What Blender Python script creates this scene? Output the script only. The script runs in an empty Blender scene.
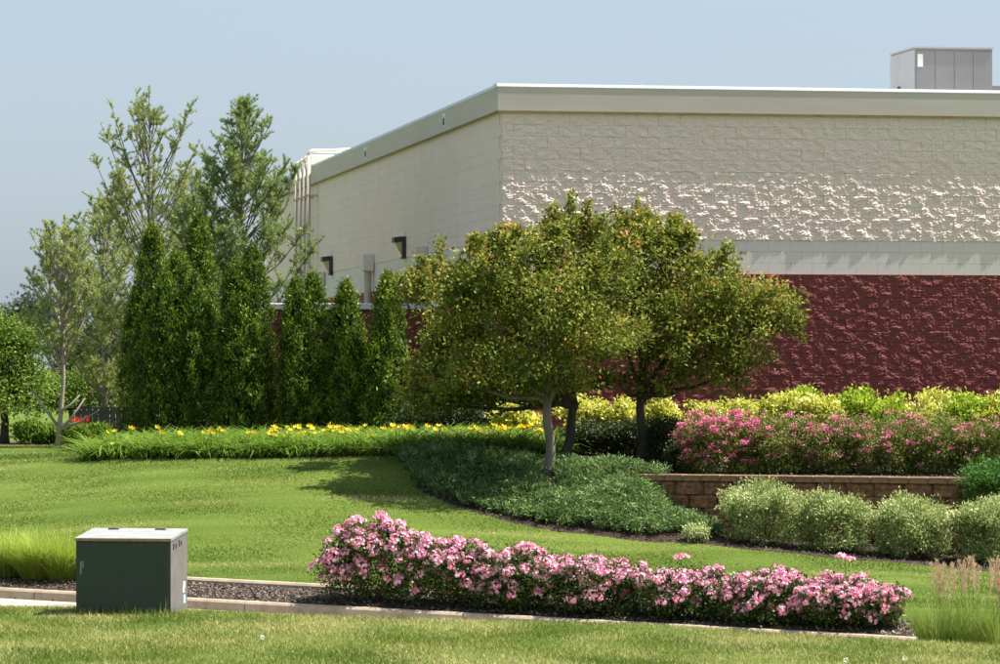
import bpy, math, random
import numpy as np
from mathutils import Vector, noise as mnoise

R = math.radians
rng = np.random.default_rng(7)
random.seed(7)
sc = bpy.context.scene
COL = sc.collection

# ------------------------------------------------------------------ camera
F, PX0, HOR, CZ = 3600.0, 500.0, 366.0, 3.5      # focal length in px of a 1000 px wide picture, horizon row, eye height
cam_d = bpy.data.cameras.new('camera')
cam = bpy.data.objects.new('camera', cam_d); COL.objects.link(cam)
cam_d.sensor_width = 36.0
cam_d.lens = 36.0 * F / 1000.0
cam_d.shift_y = (HOR - 332.0) / 1000.0
cam.location = (0, 0, CZ)
cam.rotation_euler = (R(90), 0, 0)
cam_d.clip_start, cam_d.clip_end = 0.5, 3000
cam_d.dof.use_dof = True
cam_d.dof.focus_distance = 55.0
cam_d.dof.aperture_fstop = 5.6
sc.camera = cam

# ------------------------------------------------------------------ sky and sun
SUN_EL, SUN_AZ = 61.0, 5.0        # azimuth: degrees from +X towards +Y
w = bpy.data.worlds.new('World'); sc.world = w; w.use_nodes = True
nt = w.node_tree; nt.nodes.clear()
sky = nt.nodes.new('ShaderNodeTexSky'); sky.sky_type = 'NISHITA'; sky.sun_disc = False
sky.sun_elevation = R(SUN_EL); sky.sun_rotation = R(90 - SUN_AZ)
sky.altitude = 100; sky.air_density = 0.66; sky.dust_density = 3.0; sky.ozone_density = 0.0
bg = nt.nodes.new('ShaderNodeBackground'); bg.inputs['Strength'].default_value = 0.093
wo = nt.nodes.new('ShaderNodeOutputWorld')
veil = nt.nodes.new('ShaderNodeMixRGB'); veil.inputs[0].default_value = 0.62      # thin even summer haze over the whole dome
veil.inputs[2].default_value = (2.05, 2.50, 2.86, 1)
nt.links.new(sky.outputs[0], veil.inputs[1]); nt.links.new(veil.outputs[0], bg.inputs[0]); nt.links.new(bg.outputs[0], wo.inputs[0])
sl = bpy.data.lights.new('sun', 'SUN'); sl.energy = 4.65; sl.angle = R(0.53); sl.color = (1.0, 0.955, 0.88)
sun = bpy.data.objects.new('sun', sl); COL.objects.link(sun)
sd = Vector((math.cos(R(SUN_EL)) * math.cos(R(SUN_AZ)), math.cos(R(SUN_EL)) * math.sin(R(SUN_AZ)), math.sin(R(SUN_EL))))
sun.rotation_euler = sd.to_track_quat('Z', 'Y').to_euler()
sun.location = (20, 40, 40)
sc.view_settings.view_transform = 'Standard'; sc.view_settings.look = 'None'
sc.view_settings.exposure = 1.38; sc.view_settings.gamma = 1.0; sc.view_settings.use_curve_mapping = False
sc.cycles.use_denoising = True
sc.cycles.max_bounces = 7; sc.cycles.diffuse_bounces = 4; sc.cycles.transmission_bounces = 4; sc.cycles.glossy_bounces = 2

# ------------------------------------------------------------------ helpers
def W(px, py, d):
    return np.array(((px - PX0) / F * d, d, CZ - (py - HOR) / F * d))

def tag(o, label=None, cat=None, group=None, kind=None):
    if label: o['label'] = label
    if cat: o['category'] = cat
    if group: o['group'] = group
    if kind: o['kind'] = kind
    return o

def empty(name, loc=(0, 0, 0), rz=0.0, parent=None):
    o = bpy.data.objects.new(name, None); COL.objects.link(o)
    o.location = loc; o.rotation_euler = (0, 0, rz); o.empty_display_size = 0.2
    if parent: o.parent = parent
    return o

def link(name, me, parent=None, loc=None, rz=0.0, scale=None):
    o = bpy.data.objects.new(name, me); COL.objects.link(o)
    if loc is not None: o.location = loc
    if rz: o.rotation_euler = (0, 0, rz)
    if scale is not None: o.scale = (scale,) * 3 if np.isscalar(scale) else scale
    if parent: o.parent = parent
    return o

def fastmesh(name, V, Fc, mat=None, tone=None, smooth=False):
    """V (n,3), Fc (m,k) with k = 3 or 4; tone: value per vertex"""
    V = np.ascontiguousarray(V, dtype=np.float32); Fc = np.ascontiguousarray(Fc, dtype=np.int32)
    me = bpy.data.meshes.new(name)
    m, k = Fc.shape
    me.vertices.add(len(V)); me.vertices.foreach_set('co', V.ravel())
    me.loops.add(m * k); me.loops.foreach_set('vertex_index', Fc.ravel())
    me.polygons.add(m)
    me.polygons.foreach_set('loop_start', np.arange(0, m * k, k, dtype=np.int32))
    if smooth: me.polygons.foreach_set('use_smooth', np.ones(m, dtype=bool))
    me.update(calc_edges=True)
    if tone is not None:
        a = me.attributes.new('tone', 'FLOAT', 'POINT'); a.data.foreach_set('value', np.ascontiguousarray(tone, dtype=np.float32))
    if mat: me.materials.append(mat)
    return me

class MB:
    """collects simple solids into one mesh"""
    def __init__(s): s.V = []; s.F = []
    def add(s, vs, fs):
        b = len(s.V); s.V += [tuple(v) for v in vs]; s.F += [tuple(i + b for i in f) for f in fs]
    def box(s, x0, x1, y0, y1, z0, z1, bev=0.0):
        if bev <= 0:
            vs = [(x0,y0,z0),(x1,y0,z0),(x1,y1,z0),(x0,y1,z0),(x0,y0,z1),(x1,y0,z1),(x1,y1,z1),(x0,y1,z1)]
            s.add(vs, [(0,3,2,1),(4,5,6,7),(0,1,5,4),(1,2,6,5),(2,3,7,6),(3,0,4,7)])
        else:
            b = bev; vs = []
            for z, i in ((z0, b), (z0 + b, 0), (z1 - b, 0), (z1, b)):
                vs += [(x0+i+b,y0+i,z),(x1-i-b,y0+i,z),(x1-i,y0+i+b,z),(x1-i,y1-i-b,z),(x1-i-b,y1-i,z),(x0+i+b,y1-i,z),(x0+i,y1-i-b,z),(x0+i,y0+i+b,z)]
            fs = [tuple(range(7, -1, -1)), tuple(range(24, 32))]
            for l in range(3):
                for k in range(8):
                    a, c = l*8 + k, l*8 + (k+1) % 8
                    fs.append((a, c, c+8, a+8))
            s.add(vs, fs)
    def tube(s, pts, rad, n=8):
        pts = [Vector(p) for p in pts]
        if np.isscalar(rad): rad = [rad] * len(pts)
        vs = []; up = None
        for i, p in enumerate(pts):
            d = (pts[min(i+1, len(pts)-1)] - pts[max(i-1, 0)]).normalized()
            if up is None: up = d.orthogonal().normalized()
            up = (up - d * up.dot(d)).normalized(); q = d.cross(up)
            vs += [p + (up * math.cos(2*math.pi*k/n) + q * math.sin(2*math.pi*k/n)) * rad[i] for k in range(n)]
        fs = []
        for i in range(len(pts) - 1):
            for k in range(n):
                a, c = i*n + k, i*n + (k+1) % n
                fs.append((a, c, c+n, a+n))
        fs.append(tuple(range(n-1, -1, -1))); fs.append(tuple(range((len(pts)-1)*n, len(pts)*n)))
        s.add(vs, fs)
    def mesh(s, name, mat, smooth=False):
        me = bpy.data.meshes.new(name); me.from_pydata(s.V, [], s.F); me.update()
        if mat: me.materials.append(mat)
        if smooth: me.polygons.foreach_set('use_smooth', np.ones(len(me.polygons), dtype=bool))
        return me
    def build(s, name, mat, parent=None, smooth=False, **k):
        return link(name, s.mesh(name, mat, smooth), parent, **k)

# ------------------------------------------------------------------ materials
def nodes_of(name):
    m = bpy.data.materials.new(name); m.use_nodes = True
    n = m.node_tree; p = n.nodes['Principled BSDF']
    return m, n, p

def ramp(n, stops, fac):
    r = n.nodes.new('ShaderNodeValToRGB'); e = r.color_ramp.elements
    while len(e) > 1: e.remove(e[-1])
    e[0].position, e[0].color = stops[0][0], (*stops[0][1], 1)
    for pos, c in stops[1:]:
        x = e.new(pos); x.color = (*c, 1)
    n.links.new(fac, r.inputs[0]); return r.outputs[0]

def noise_node(n, scale, detail=6, rough=0.6, stretch=None, coord='Object'):
    tc = n.nodes.new('ShaderNodeTexCoord'); t = n.nodes.new('ShaderNodeTexNoise')
    t.inputs['Scale'].default_value = scale; t.inputs['Detail'].default_value = detail; t.inputs['Roughness'].default_value = rough
    if stretch:
        mp = n.nodes.new('ShaderNodeMapping'); mp.inputs['Scale'].default_value = stretch
        n.links.new(tc.outputs[coord], mp.inputs[0]); n.links.new(mp.outputs[0], t.inputs[0])
    else: n.links.new(tc.outputs[coord], t.inputs[0])
    return t.outputs['Fac']

def mat_noise(name, stops, scale=8, rough=0.8, bump=0.0, bscale=60, spec=0.3, metal=0.0, stretch=None, coord='Object'):
    m, n, p = nodes_of(name)
    c = ramp(n, stops, noise_node(n, scale, stretch=stretch, coord=coord)); n.links.new(c, p.inputs['Base Color'])
    p.inputs['Roughness'].default_value = rough; p.inputs['Metallic'].default_value = metal
    p.inputs['Specular IOR Level'].default_value = spec
    if bump > 0:
        b = n.nodes.new('ShaderNodeBump'); b.inputs['Strength'].default_value = 1.0; b.inputs['Distance'].default_value = bump
        n.links.new(noise_node(n, bscale, 8, coord=coord), b.inputs['Height']); n.links.new(b.outputs[0], p.inputs['Normal'])
    return m

def mat_leaf(name, stops, trans=0.3, rough=0.55, spec=0.25, tint=1.15):
    """foliage: colour from the per-leaf 'tone' attribute, part of the light passes through"""
    m, n, p = nodes_of(name)
    a = n.nodes.new('ShaderNodeAttribute'); a.attribute_name = 'tone'
    c = ramp(n, [(q, tuple(min(.92, v * tint) for v in k)) for q, k in stops], a.outputs['Fac'])
    n.links.new(c, p.inputs['Base Color'])
    p.inputs['Roughness'].default_value = rough; p.inputs['Specular IOR Level'].default_value = spec
    t = n.nodes.new('ShaderNodeBsdfTranslucent'); n.links.new(c, t.inputs['Color'])
    mx = n.nodes.new('ShaderNodeMixShader'); mx.inputs[0].default_value = trans
    n.links.new(p.outputs[0], mx.inputs[1]); n.links.new(t.outputs[0], mx.inputs[2])
    n.links.new(mx.outputs[0], n.nodes['Material Output'].inputs['Surface'])
    return m

M = {}
M['beige'] = mat_noise('beige_painted_block', [(0.3, (.81, .645, .575)), (0.7, (.86, .69, .62))], 1.3, .75, .002, 120)
M['band'] = mat_noise('pale_painted_block', [(0.3, (.72, .64, .60)), (0.7, (.77, .69, .65))], 1.3, .75, .001, 150)
M['red'] = mat_noise('dark_red_painted_block', [(0.3, (.155, .036, .033)), (0.7, (.21, .052, .045))], 1.5, .7, .002, 120)
M['fascia'] = mat_noise('fascia_stucco', [(0.3, (.56, .485, .43)), (0.7, (.63, .55, .49))], .9, .8, .001, 150, stretch=(.6, .6, 5))
M['coping'] = mat_noise('white_metal_coping', [(0.3, (.60, .61, .62)), (0.7, (.68, .69, .70))], 2, .4, spec=.5)
M['rustline'] = mat_noise('stained_drip_edge', [(0.3, (.22, .15, .07)), (0.7, (.34, .26, .15))], 3, .8)
M['roof'] = mat_noise('roof_membrane', [(0.3, (.55, .55, .53)), (0.7, (.65, .65, .63))], 2, .8)
M['unit'] = mat_noise('grey_sheet_metal', [(0.3, (.205, .20, .205)), (0.7, (.245, .24, .245))], 1.2, .5, spec=.4)
M['unit_light'] = mat_noise('pale_sheet_metal', [(0.3, (.36, .36, .37)), (0.7, (.42, .42, .43))], 2, .5, spec=.4)
M['white'] = mat_noise('white_paint', [(0.3, (.72, .72, .70)), (0.7, (.8, .8, .78))], 4, .6)
M['pipe'] = mat_noise('beige_painted_pipe', [(0.3, (.46, .40, .33)), (0.7, (.56, .49, .41))], 3, .6)
M['pipe_pale'] = mat_noise('cream_pipe', [(0.3, (.74, .66, .52)), (0.7, (.82, .75, .62))], 3, .6)
M['bronze'] = mat_noise('dark_bronze_metal', [(0.3, (.028, .027, .022)), (0.7, (.05, .046, .036))], 4, .5, spec=.5)
M['lens'] = mat_noise('lamp_lens', [(0.3, (.40, .36, .22)), (0.7, (.55, .5, .33))], 9, .25, spec=.5)
M['concrete'] = mat_noise('curb_concrete', [(0.25, (.26, .20, .145)), (0.55, (.36, .29, .215)), (0.8, (.43, .355, .27))], 6, .9, .004, 90)
M['gutter'] = mat_noise('road_concrete', [(0.3, (.33, .295, .24)), (0.7, (.41, .37, .305))], 3, .9, .004, 90)
M['capstone'] = mat_noise('tan_cap_block', [(0.25, (.15, .082, .048)), (0.5, (.24, .135, .080)), (0.8, (.36, .22, .135))], 14, .95, .006, 60)
M['stone'] = mat_noise('brown_split_block', [(0.25, (.095, .044, .024)), (0.5, (.22, .108, .055)), (0.8, (.40, .22, .12))], 11, .95, .008, 55)
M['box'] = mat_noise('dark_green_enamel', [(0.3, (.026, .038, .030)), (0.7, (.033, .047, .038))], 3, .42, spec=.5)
M['boxtop'] = mat_noise('pale_grey_enamel', [(0.25, (.20, .21, .20)), (0.6, (.28, .285, .275)), (0.8, (.34, .31, .27))], 5, .5, spec=.5)  # box lid and scratches, much paler than the front
M['boxside'] = mat_noise('mid_grey_enamel', [(0.25, (.115, .11, .10)), (0.6, (.155, .145, .135)), (0.85, (.20, .18, .165))], 6, .55, spec=.4)  # right side of the box and lid hinges, paler than the front
M['rust'] = mat_noise('rusty_edge', [(0.3, (.30, .15, .07)), (0.7, (.48, .30, .17))], 12, .8)
M['black'] = mat_noise('black_print', [(0.3, (.012, .012, .012)), (0.7, (.02, .02, .02))], 12, .6)
M['bluelabel'] = mat_noise('pale_blue_sticker', [(0.3, (.34, .50, .66)), (0.7, (.42, .58, .72))], 12, .5)
M['fence'] = mat_noise('grey_weathered_wood', [(0.3, (.055, .055, .055)), (0.7, (.09, .088, .085))], 3, .8)
M['soil'] = mat_noise('dark_soil', [(0.3, (.018, .011, .007)), (0.55, (.045, .028, .018)), (0.8, (.085, .055, .035))], 9, 1.0, .03, 22)
M['bark_grey'] = mat_noise('grey_bark', [(0.3, (.13, .11, .095)), (0.7, (.26, .225, .195))], 9, .9, .006, 40, stretch=(1, 1, .25))
M['bark_dark'] = mat_noise('dark_bark', [(0.3, (.045, .035, .028)), (0.7, (.095, .075, .06))], 9, .9, .006, 40, stretch=(1, 1, .25))
M['bark_pale'] = mat_noise('pale_bark', [(0.3, (.22, .18, .145)), (0.7, (.42, .36, .30))], 5, .9, .006, 40, stretch=(1, 1, .3))
M['stem'] = mat_noise('woody_stem', [(0.3, (.05, .035, .022)), (0.7, (.10, .07, .045))], 9, .9)

def lawn_mat():
    m, n, p = nodes_of('mown_turf')
    big = noise_node(n, .55, 4, .6, stretch=(.28, 2.4, 1)); fine = noise_node(n, 26, 8, .75)
    mx = n.nodes.new('ShaderNodeMath'); mx.operation = 'MULTIPLY_ADD'; mx.inputs[1].default_value = .45
    n.links.new(fine, mx.inputs[0])
    m2 = n.nodes.new('ShaderNodeMath'); m2.operation = 'MULTIPLY'; m2.inputs[1].default_value = .55
    n.links.new(big, m2.inputs[0]); n.links.new(m2.outputs[0], mx.inputs[2])
    c = ramp(n, [(.32, (.046, .080, .009)), (.46, (.075, .120, .013)), (.58, (.108, .150, .022)), (.70, (.16, .19, .042))], mx.outputs[0])
    n.links.new(c, p.inputs['Base Color']); p.inputs['Roughness'].default_value = .9; p.inputs['Specular IOR Level'].default_value = .15
    b = n.nodes.new('ShaderNodeBump'); b.inputs['Distance'].default_value = .03
    n.links.new(fine, b.inputs['Height']); n.links.new(b.outputs[0], p.inputs['Normal'])
    return m
M['turf'] = lawn_mat()
M['blade'] = mat_leaf('grass_blades', [(0, (.042, .080, .009)), (.45, (.077, .126, .013)), (.75, (.130, .177, .024)), (.9, (.35, .34, .10)), (1, (.58, .49, .26))], .35)
M['crab'] = mat_leaf('crabapple_leaves', [(0, (.058, .082, .014)), (.4, (.130, .165, .024)), (.68, (.235, .245, .040)), (.9, (.37, .33, .07)), (.96, (.42, .21, .065)), (1, (.40, .11, .065))], .30, .6, .15)
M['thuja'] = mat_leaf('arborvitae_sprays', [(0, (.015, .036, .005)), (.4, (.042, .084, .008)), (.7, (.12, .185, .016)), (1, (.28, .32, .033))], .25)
M['juniper'] = mat_leaf('juniper_sprays', [(0, (.036, .076, .026)), (.5, (.105, .178, .055)), (.85, (.21, .30, .095)), (1, (.31, .40, .14))], .2)
M['juniper_green'] = mat_leaf('bright_juniper_sprays', [(0, (.02, .07, .01)), (.5, (.05, .14, .018)), (1, (.12, .25, .03))], .25)
M['pine_olive'] = mat_leaf('olive_pine_needles', [(0, (.15, .19, .055)), (.5, (.28, .33, .10)), (1, (.46, .47, .15))], .25)
M['pine_green'] = mat_leaf('green_pine_needles', [(0, (.11, .16, .052)), (.5, (.22, .30, .085)), (1, (.38, .43, .12))], .25)
M['decid'] = mat_leaf('bright_green_leaves', [(0, (.05, .10, .012)), (.5, (.12, .19, .025)), (1, (.24, .31, .05))], .35)
M['decid_dark'] = mat_leaf('distant_tree_leaves', [(0, (.045, .065, .05)), (.5, (.075, .10, .07)), (1, (.12, .14, .085))], .2)
M['rose_leaf'] = mat_leaf('rose_leaves', [(0, (.022, .042, .010)), (.5, (.052, .09, .016)), (.9, (.12, .16, .03)), (1, (.24, .25, .06))], .25, .45, .4)
M['rose'] = mat_leaf('pink_petals', [(0, (.66, .14, .28)), (.3, (.80, .30, .45)), (.6, (.87, .46, .58)), (.85, (.90, .65, .71)), (1, (.92, .84, .83))], .3, .7, .1)
M['spirea_leaf'] = mat_leaf('spirea_leaves', [(0, (.050, .080, .016)), (.5, (.14, .185, .032)), (.85, (.26, .28, .065)), (1, (.34, .26, .11))], .3)
M['spirea_bloom'] = mat_leaf('magenta_pink_blossom', [(0, (.38, .06, .17)), (.5, (.66, .13, .30)), (1, (.82, .32, .45))], .25, .7, .1)
M['gold'] = mat_leaf('variegated_gold_leaves', [(0, (.17, .21, .022)), (.4, (.42, .44, .05)), (.75, (.64, .62, .13)), (1, (.80, .78, .40))], .35)
M['lime'] = mat_leaf('lime_leaves', [(0, (.13, .21, .015)), (.5, (.28, .39, .03)), (1, (.47, .52, .07))], .4)
M['silver'] = mat_leaf('silvery_green_leaves', [(0, (.115, .155, .045)), (.4, (.27, .33, .105)), (.75, (.45, .50, .20)), (1, (.72, .75, .46))], .3)
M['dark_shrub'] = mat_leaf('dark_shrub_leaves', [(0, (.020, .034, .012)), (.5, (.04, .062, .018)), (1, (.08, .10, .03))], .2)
M['daylily'] = mat_leaf('daylily_leaves', [(0, (.06, .12, .012)), (.5, (.13, .225, .024)), (1, (.28, .37, .055))], .4)
M['yellow'] = mat_leaf('yellow_petals', [(0, (.80, .38, .012)), (.5, (.90, .60, .02)), (1, (.93, .74, .08))], .3, .6, .2)
M['redflower'] = mat_leaf('red_petals', [(0, (.6, .02, .012)), (1, (.8, .06, .03))], .3)
M['tallgrass'] = mat_leaf('ornamental_grass', [(0, (.14, .20, .02)), (.5, (.25, .34, .04)), (.9, (.38, .44, .08)), (1, (.52, .46, .20))], .4)
M['feather'] = mat_leaf('feather_grass_blades', [(0, (.085, .14, .02)), (.5, (.16, .24, .035)), (.9, (.27, .33, .07)), (1, (.44, .39, .18))], .4)
M['plume'] = mat_leaf('tan_plumes', [(0, (.36, .25, .15)), (.5, (.52, .38, .25)), (1, (.66, .52, .38))], .4)
M['chip'] = mat_leaf('wood_chips', [(0, (.04, .03, .023)), (.5, (.12, .098, .078)), (.85, (.26, .225, .19)), (1, (.42, .38, .33))], 0.0, .9)
M['clover'] = mat_leaf('white_clover', [(0, (.6, .58, .52)), (1, (.8, .78, .72))], .2)

# ------------------------------------------------------------------ terrain
def curbY(X): return 50.5 - .363 * (np.clip(X, -14, 14) + 7.01)
def curbZ(X): return .386 - .02924 * (np.clip(X, -14, 14) + 7.01)
def tdist(X, Y): return (Y - curbY(X)) * .94
EDGE_PX = [-400, 0, 75, 190, 320, 480, 640, 735, 920, 1000, 1400]
EDGE_PY = [606, 607, 608, 611.5, 616, 621, 626, 631.5, 641, 645, 660]
def crestZ(X):
    Y = curbY(X) - 3.2
    px = PX0 + F * X / Y
    return CZ - (np.interp(px, EDGE_PX, EDGE_PY) - HOR) / F * Y

WALL_A, WALL_B, WALL_TOP = np.array((2.30, 56.1)), np.array((9.1, 53.46)), 1.82
WSL = (53.46 - 56.1) / (9.1 - 2.30)
ctrl = [(-60,541,55),(0,540,54.6),(120,543,54),(250,546,53.5),(330,552,53),(0,500,57.5),(120,500,57),(250,500,56.5),(370,505,56),(-60,452,63.5),(0,449,64),(57,447.5,65),(150,459,60.3),
        (300,459,59.8),(390,458,59.2),(420,490,57.2),(470,510,55.9),(560,531,54.7),(650,541,54.1),(720,545,53.8),(800,553,53.3),(900,562,52.8),(1000,572,52.3),(1100,580,52),
        (548,476,57.2),(480,470,58),(600,478,56.6),(640,480,56.4),(440,466,58.2),(620,508,55.4),(520,505,56),(680,525,54.7),
        (700,530,54.5),(760,545,54.2),(860,555,53.6),(960,565,53.1)]
CP = [W(*c) for c in ctrl]
for x in np.arange(-12, 13, 2.0): CP.append(np.array((x, curbY(x) + 1.75 / .94, curbZ(x) + .18)))
for s in np.linspace(0.12, 1.1, 7):
    q = WALL_A * (1 - s) + WALL_B * s
    CP.append(np.array((q[0] - .1, q[1] - .2, .92 - .25 * s)))
for x in np.arange(-12, 13, 3.0): CP.append(np.array((x, 66 if x < -6 else 63.5, 2.02))); CP.append(np.array((x, 74, 2.0)))
CP = np.array(CP)
def phi(r): return np.sqrt(r * r + .16)
_D = np.linalg.norm(CP[:, None, :2] - CP[None, :, :2], axis=2)
_A = np.zeros((len(CP) + 1,) * 2); _A[:-1, :-1] = phi(_D) + np.eye(len(CP)) * -1e-4; _A[:-1, -1] = 1; _A[-1, :-1] = 1
_wts = np.linalg.solve(_A, np.append(CP[:, 2], 0))
def lawnZ(X, Y):
    x = np.clip(X, -11.5, 11.5); y = np.clip(Y, 46, 74)
    out = np.full(x.shape, _wts[-1])
    for i in range(len(CP)):
        out += _wts[i] * phi(np.hypot(x - CP[i, 0], y - CP[i, 1]))
    return out
def H(X, Y):
    X = np.asarray(X, dtype=float); Y = np.asarray(Y, dtype=float)
    shp = np.broadcast(X, Y).shape
    X = np.broadcast_to(X, shp).ravel(); Y = np.broadcast_to(Y, shp).ravel()
    t = tdist(X, Y); zc = curbZ(X); zr = crestZ(X)
    bed = zc - .02 + .20 * np.clip(t, 0, 1.75) / 1.75
    out = np.where(t < -3, zr + .02 * np.sin(X * 1.3 + Y * .7) - np.clip(-3 - t, 0, 30) * .006, bed)
    k = np.clip((t + 3) / .9, 0, 1); k = k * k * (3 - 2 * k)
    out = np.where((t >= -3) & (t < .09), zr * (1 - k) + (zc - .18) * k, out)
    sel = t > 1.6
    if sel.any():
        lz = lawnZ(X[sel], Y[sel])
        lz = lz + .045 * np.clip((t[sel] - 3.9 - .12 * np.sin(X[sel] * .9)) / .12, 0, 1) * np.clip((X[sel] + 7) / 1, 0, 1) * np.clip((2 - X[sel]) / 2, 0, 1)
        behind = (Y[sel] - WALL_A[1] - (X[sel] - WALL_A[0]) * WSL) * .93            # the terrace held up by the retaining wall
        bb = np.clip((behind - .0) / .1, 0, 1) * np.clip((X[sel] - 1.7) / .6, 0, 1)
        lz = lz * (1 - bb) + (WALL_TOP - .05 + .2 * np.clip(behind / 8, 0, 1)) * bb; kk = np.clip((t[sel] - 1.6) / .8, 0, 1)
        out[sel] = bed[sel] * (1 - kk) + lz * kk
    return out.reshape(shp)
def G(px, d):
    """point on the ground seen in picture column px at distance d"""
    x = (px - PX0) / F * d
    return np.array((x, d, float(H(x, d))))

# beds: polygons in plan, given by picture column / distance
def poly(pts): return np.array([((px - PX0) / F * d, d) for px, d in pts])
def inside(P, X, Y):
    r = np.zeros(X.shape, bool); j = len(P) - 1
    for i in range(len(P)):
        xi, yi, xj, yj = *P[i], *P[j]
        r ^= ((yi > Y) != (yj > Y)) & (X < (xj - xi) * (Y - yi) / (yj - yi + 1e-12) + xi); j = i
    return r
def depth_of(px, py, lo=50., hi=64.):
    """distance at which the ground is seen at this pixel"""
    d = np.linspace(lo, hi, 500); x = (px - PX0) / F * d
    y = HOR + (CZ - H(x, d)) / d * F
    i = np.argmin(np.abs(y - py)); return float(d[i])
edge_pts = [(396, 458), (408, 470), (420, 490), (445, 503), (470, 511), (515, 523), (560, 532), (610, 538), (650, 542.5), (720, 546), (800, 554), (900, 563), (1000, 573), (1080, 580)]
front_edge = [(a, depth_of(a, b, 51.5, 60.5)) for a, b in edge_pts]
JUNI = poly(front_edge + [(1080, 57.5), (690, 57.2), (640, 58.0), (560, 59.0), (470, 59.4), (400, 59.6)])
LILY = poly([(84, 60.6), (150, 60.1), (300, 59.7), (398, 59.1), (470, 59.0), (555, 59.2), (560, 61.8), (430, 62.0), (250, 62.3), (105, 62.3)])
BACK = poly([(105, 61.9), (430, 61.6), (560, 58.9), (690, 57.0), (1100, 55.5), (1100, 70), (430, 70), (90, 69)])
FARBED = poly([(-60, 66.8), (20, 66.8), (110, 66.6), (110, 69.5), (-60, 69.5)])
def bedmask(X, Y):
    t = tdist(X, Y)
    m = (t > 0.03) & (t < 1.32) & (X < 5.45)
    for P in (JUNI, LILY, BACK, FARBED): m |= inside(P, X, Y)
    return m

def axis(parts):
    out = []
    for a, b, s in parts: out.append(np.arange(a, b, s))
    return np.concatenate(out)
gx = axis([(-420, -60, 40), (-60, -12, 3), (-12, 12, .11), (12, 60, 3), (60, 421, 40)])
gy = axis([(-60, 28, 4), (28, 42, .35), (42, 46, .2), (46, 52, .1), (52, 57.5, .04), (57.5, 66, .1), (66, 80, .7), (80, 200, 8), (200, 1600, 100)])
X, Y = np.meshgrid(gx, gy)
Z = H(X, Y)
Z = Z + .012 * np.sin(X * 2.1 + .6 * Y) * np.sin(Y * 1.7)
V = np.stack([X, Y, Z], -1).reshape(-1, 3)
nx, ny = len(gx), len(gy)
ii, jj = np.meshgrid(np.arange(nx - 1), np.arange(ny - 1)); a = (jj * nx + ii).ravel()
quads = np.stack([a, a + 1, a + nx + 1, a + nx], 1)
cx = (X[:-1, :-1] + X[1:, 1:]).ravel() / 2; cy = (Y[:-1, :-1] + Y[1:, 1:]).ravel() / 2
bm_ = bedmask(cx, cy)
def sub(name, faces, mat):
    u, inv = np.unique(faces.ravel(), return_inverse=True)
    return fastmesh(name, V[u], inv.reshape(-1, 4), mat, smooth=True)
tag(link('lawn', sub('lawn', quads[~bm_], M['turf'])), 'sloping mown green lawn around the store', kind='structure')
tag(link('planting_bed', sub('planting_bed', quads[bm_], M['soil'])), 'dark mulched planting beds cut into the lawn', kind='structure')

# curbs, gutter and drive
def strip(name, t0, t1, x0, x1, dz, mat, n=60):
    xs = np.linspace(x0, x1, n); v = []
    for x in xs:
        for t in (t0, t1): v.append((x, curbY(x) + t / .94, curbZ(x) + dz))
    f = [(2*i, 2*i+2, 2*i+3, 2*i+1) for i in range(n - 1)]
    return link(name, fastmesh(name, np.array(v), np.array(f), mat))
tag(strip('road', -2.35, -.52, -14, 13, -.148, M['gutter']), 'pale concrete drive running behind the grass verge', kind='structure')
tag(strip('gutter', -.515, .02, -14, 13, -.144, M['gutter']), 'pale concrete gutter along the curb', kind='structure')
def curb(name, t0, t1, h0, h1, xs, label):
    root = tag(empty(name, (0, float(curbY(0)), 0)), label, kind='structure')
    for x0, x1 in zip(xs[:-1], xs[1:]):
        x0 += .006; x1 -= .006
        prof = [(t0, h0), (t0 + .025, h1 - .035), (t0 + .05, h1 - .006), (t0 + .075, h1), (t1 - .02, h1), (t1, h1 - .02), (t1, h0)]
        vs = []
        for x in (x0, x1):
            for t, h in prof: vs.append((x + .34 * (t) , curbY(x) + t * .94 - float(curbY(0)), curbZ(x) + h))
        n = len(prof)
        fs = [(k, k + n, (k + 1) % n + n, (k + 1) % n) for k in range(n)] + [tuple(range(n)), tuple(range(2*n - 1, n - 1, -1))]
        b = MB(); b.add(vs, fs); b.build('curb_segment', M['concrete'], root)
    return root
curb('curb', 0.0, .17, -.19, .0, [-13.5, -10.6, -7.6, -6.52, -3.5, -.5, 2.5, 5.42], 'tan concrete curb along the planting island and drive')
curb('back_curb', 1.24, 1.40, -.02, .19, [-5.6, -2.6, .4, 3.4, 4.5], 'low concrete edging behind the pink roses')

# ------------------------------------------------------------------ leaves
def unit(v): return v / (np.linalg.norm(v, axis=-1, keepdims=True) + 1e-9)
def rand_dirs(n): return unit(rng.normal(size=(n, 3)))
def leaf_quads(C, D, N, L, Wd, fold=0.0):
    """diamond leaves: base at C, along D, facing N"""
    C = np.asarray(C); n = len(C)
    L = np.broadcast_to(L, (n,))[:, None]; Wd = np.broadcast_to(Wd, (n,))[:, None]
    D = unit(D); S = unit(np.cross(D, N)); U = np.cross(S, D)
    v = np.empty((n, 4, 3))
    v[:, 0] = C; v[:, 2] = C + D * L
    mid = C + D * L * .48 + U * (fold * L)
    v[:, 1] = mid + S * Wd * .5; v[:, 3] = mid - S * Wd * .5
    return v.reshape(-1, 3), np.arange(n * 4).reshape(n, 4)
def blade_tris(C, D, Wd, L):
    n = len(C); D = unit(D); S = unit(np.cross(D, rand_dirs(n)))
    v = np.empty((n, 3, 3)); L = np.broadcast_to(L, (n,))[:, None]; Wd = np.broadcast_to(Wd, (n,))[:, None]
    v[:, 0] = C - S * Wd * .5; v[:, 1] = C + S * Wd * .5; v[:, 2] = C + D * L
    return v.reshape(-1, 3), np.arange(n * 3).reshape(n, 3)
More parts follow.
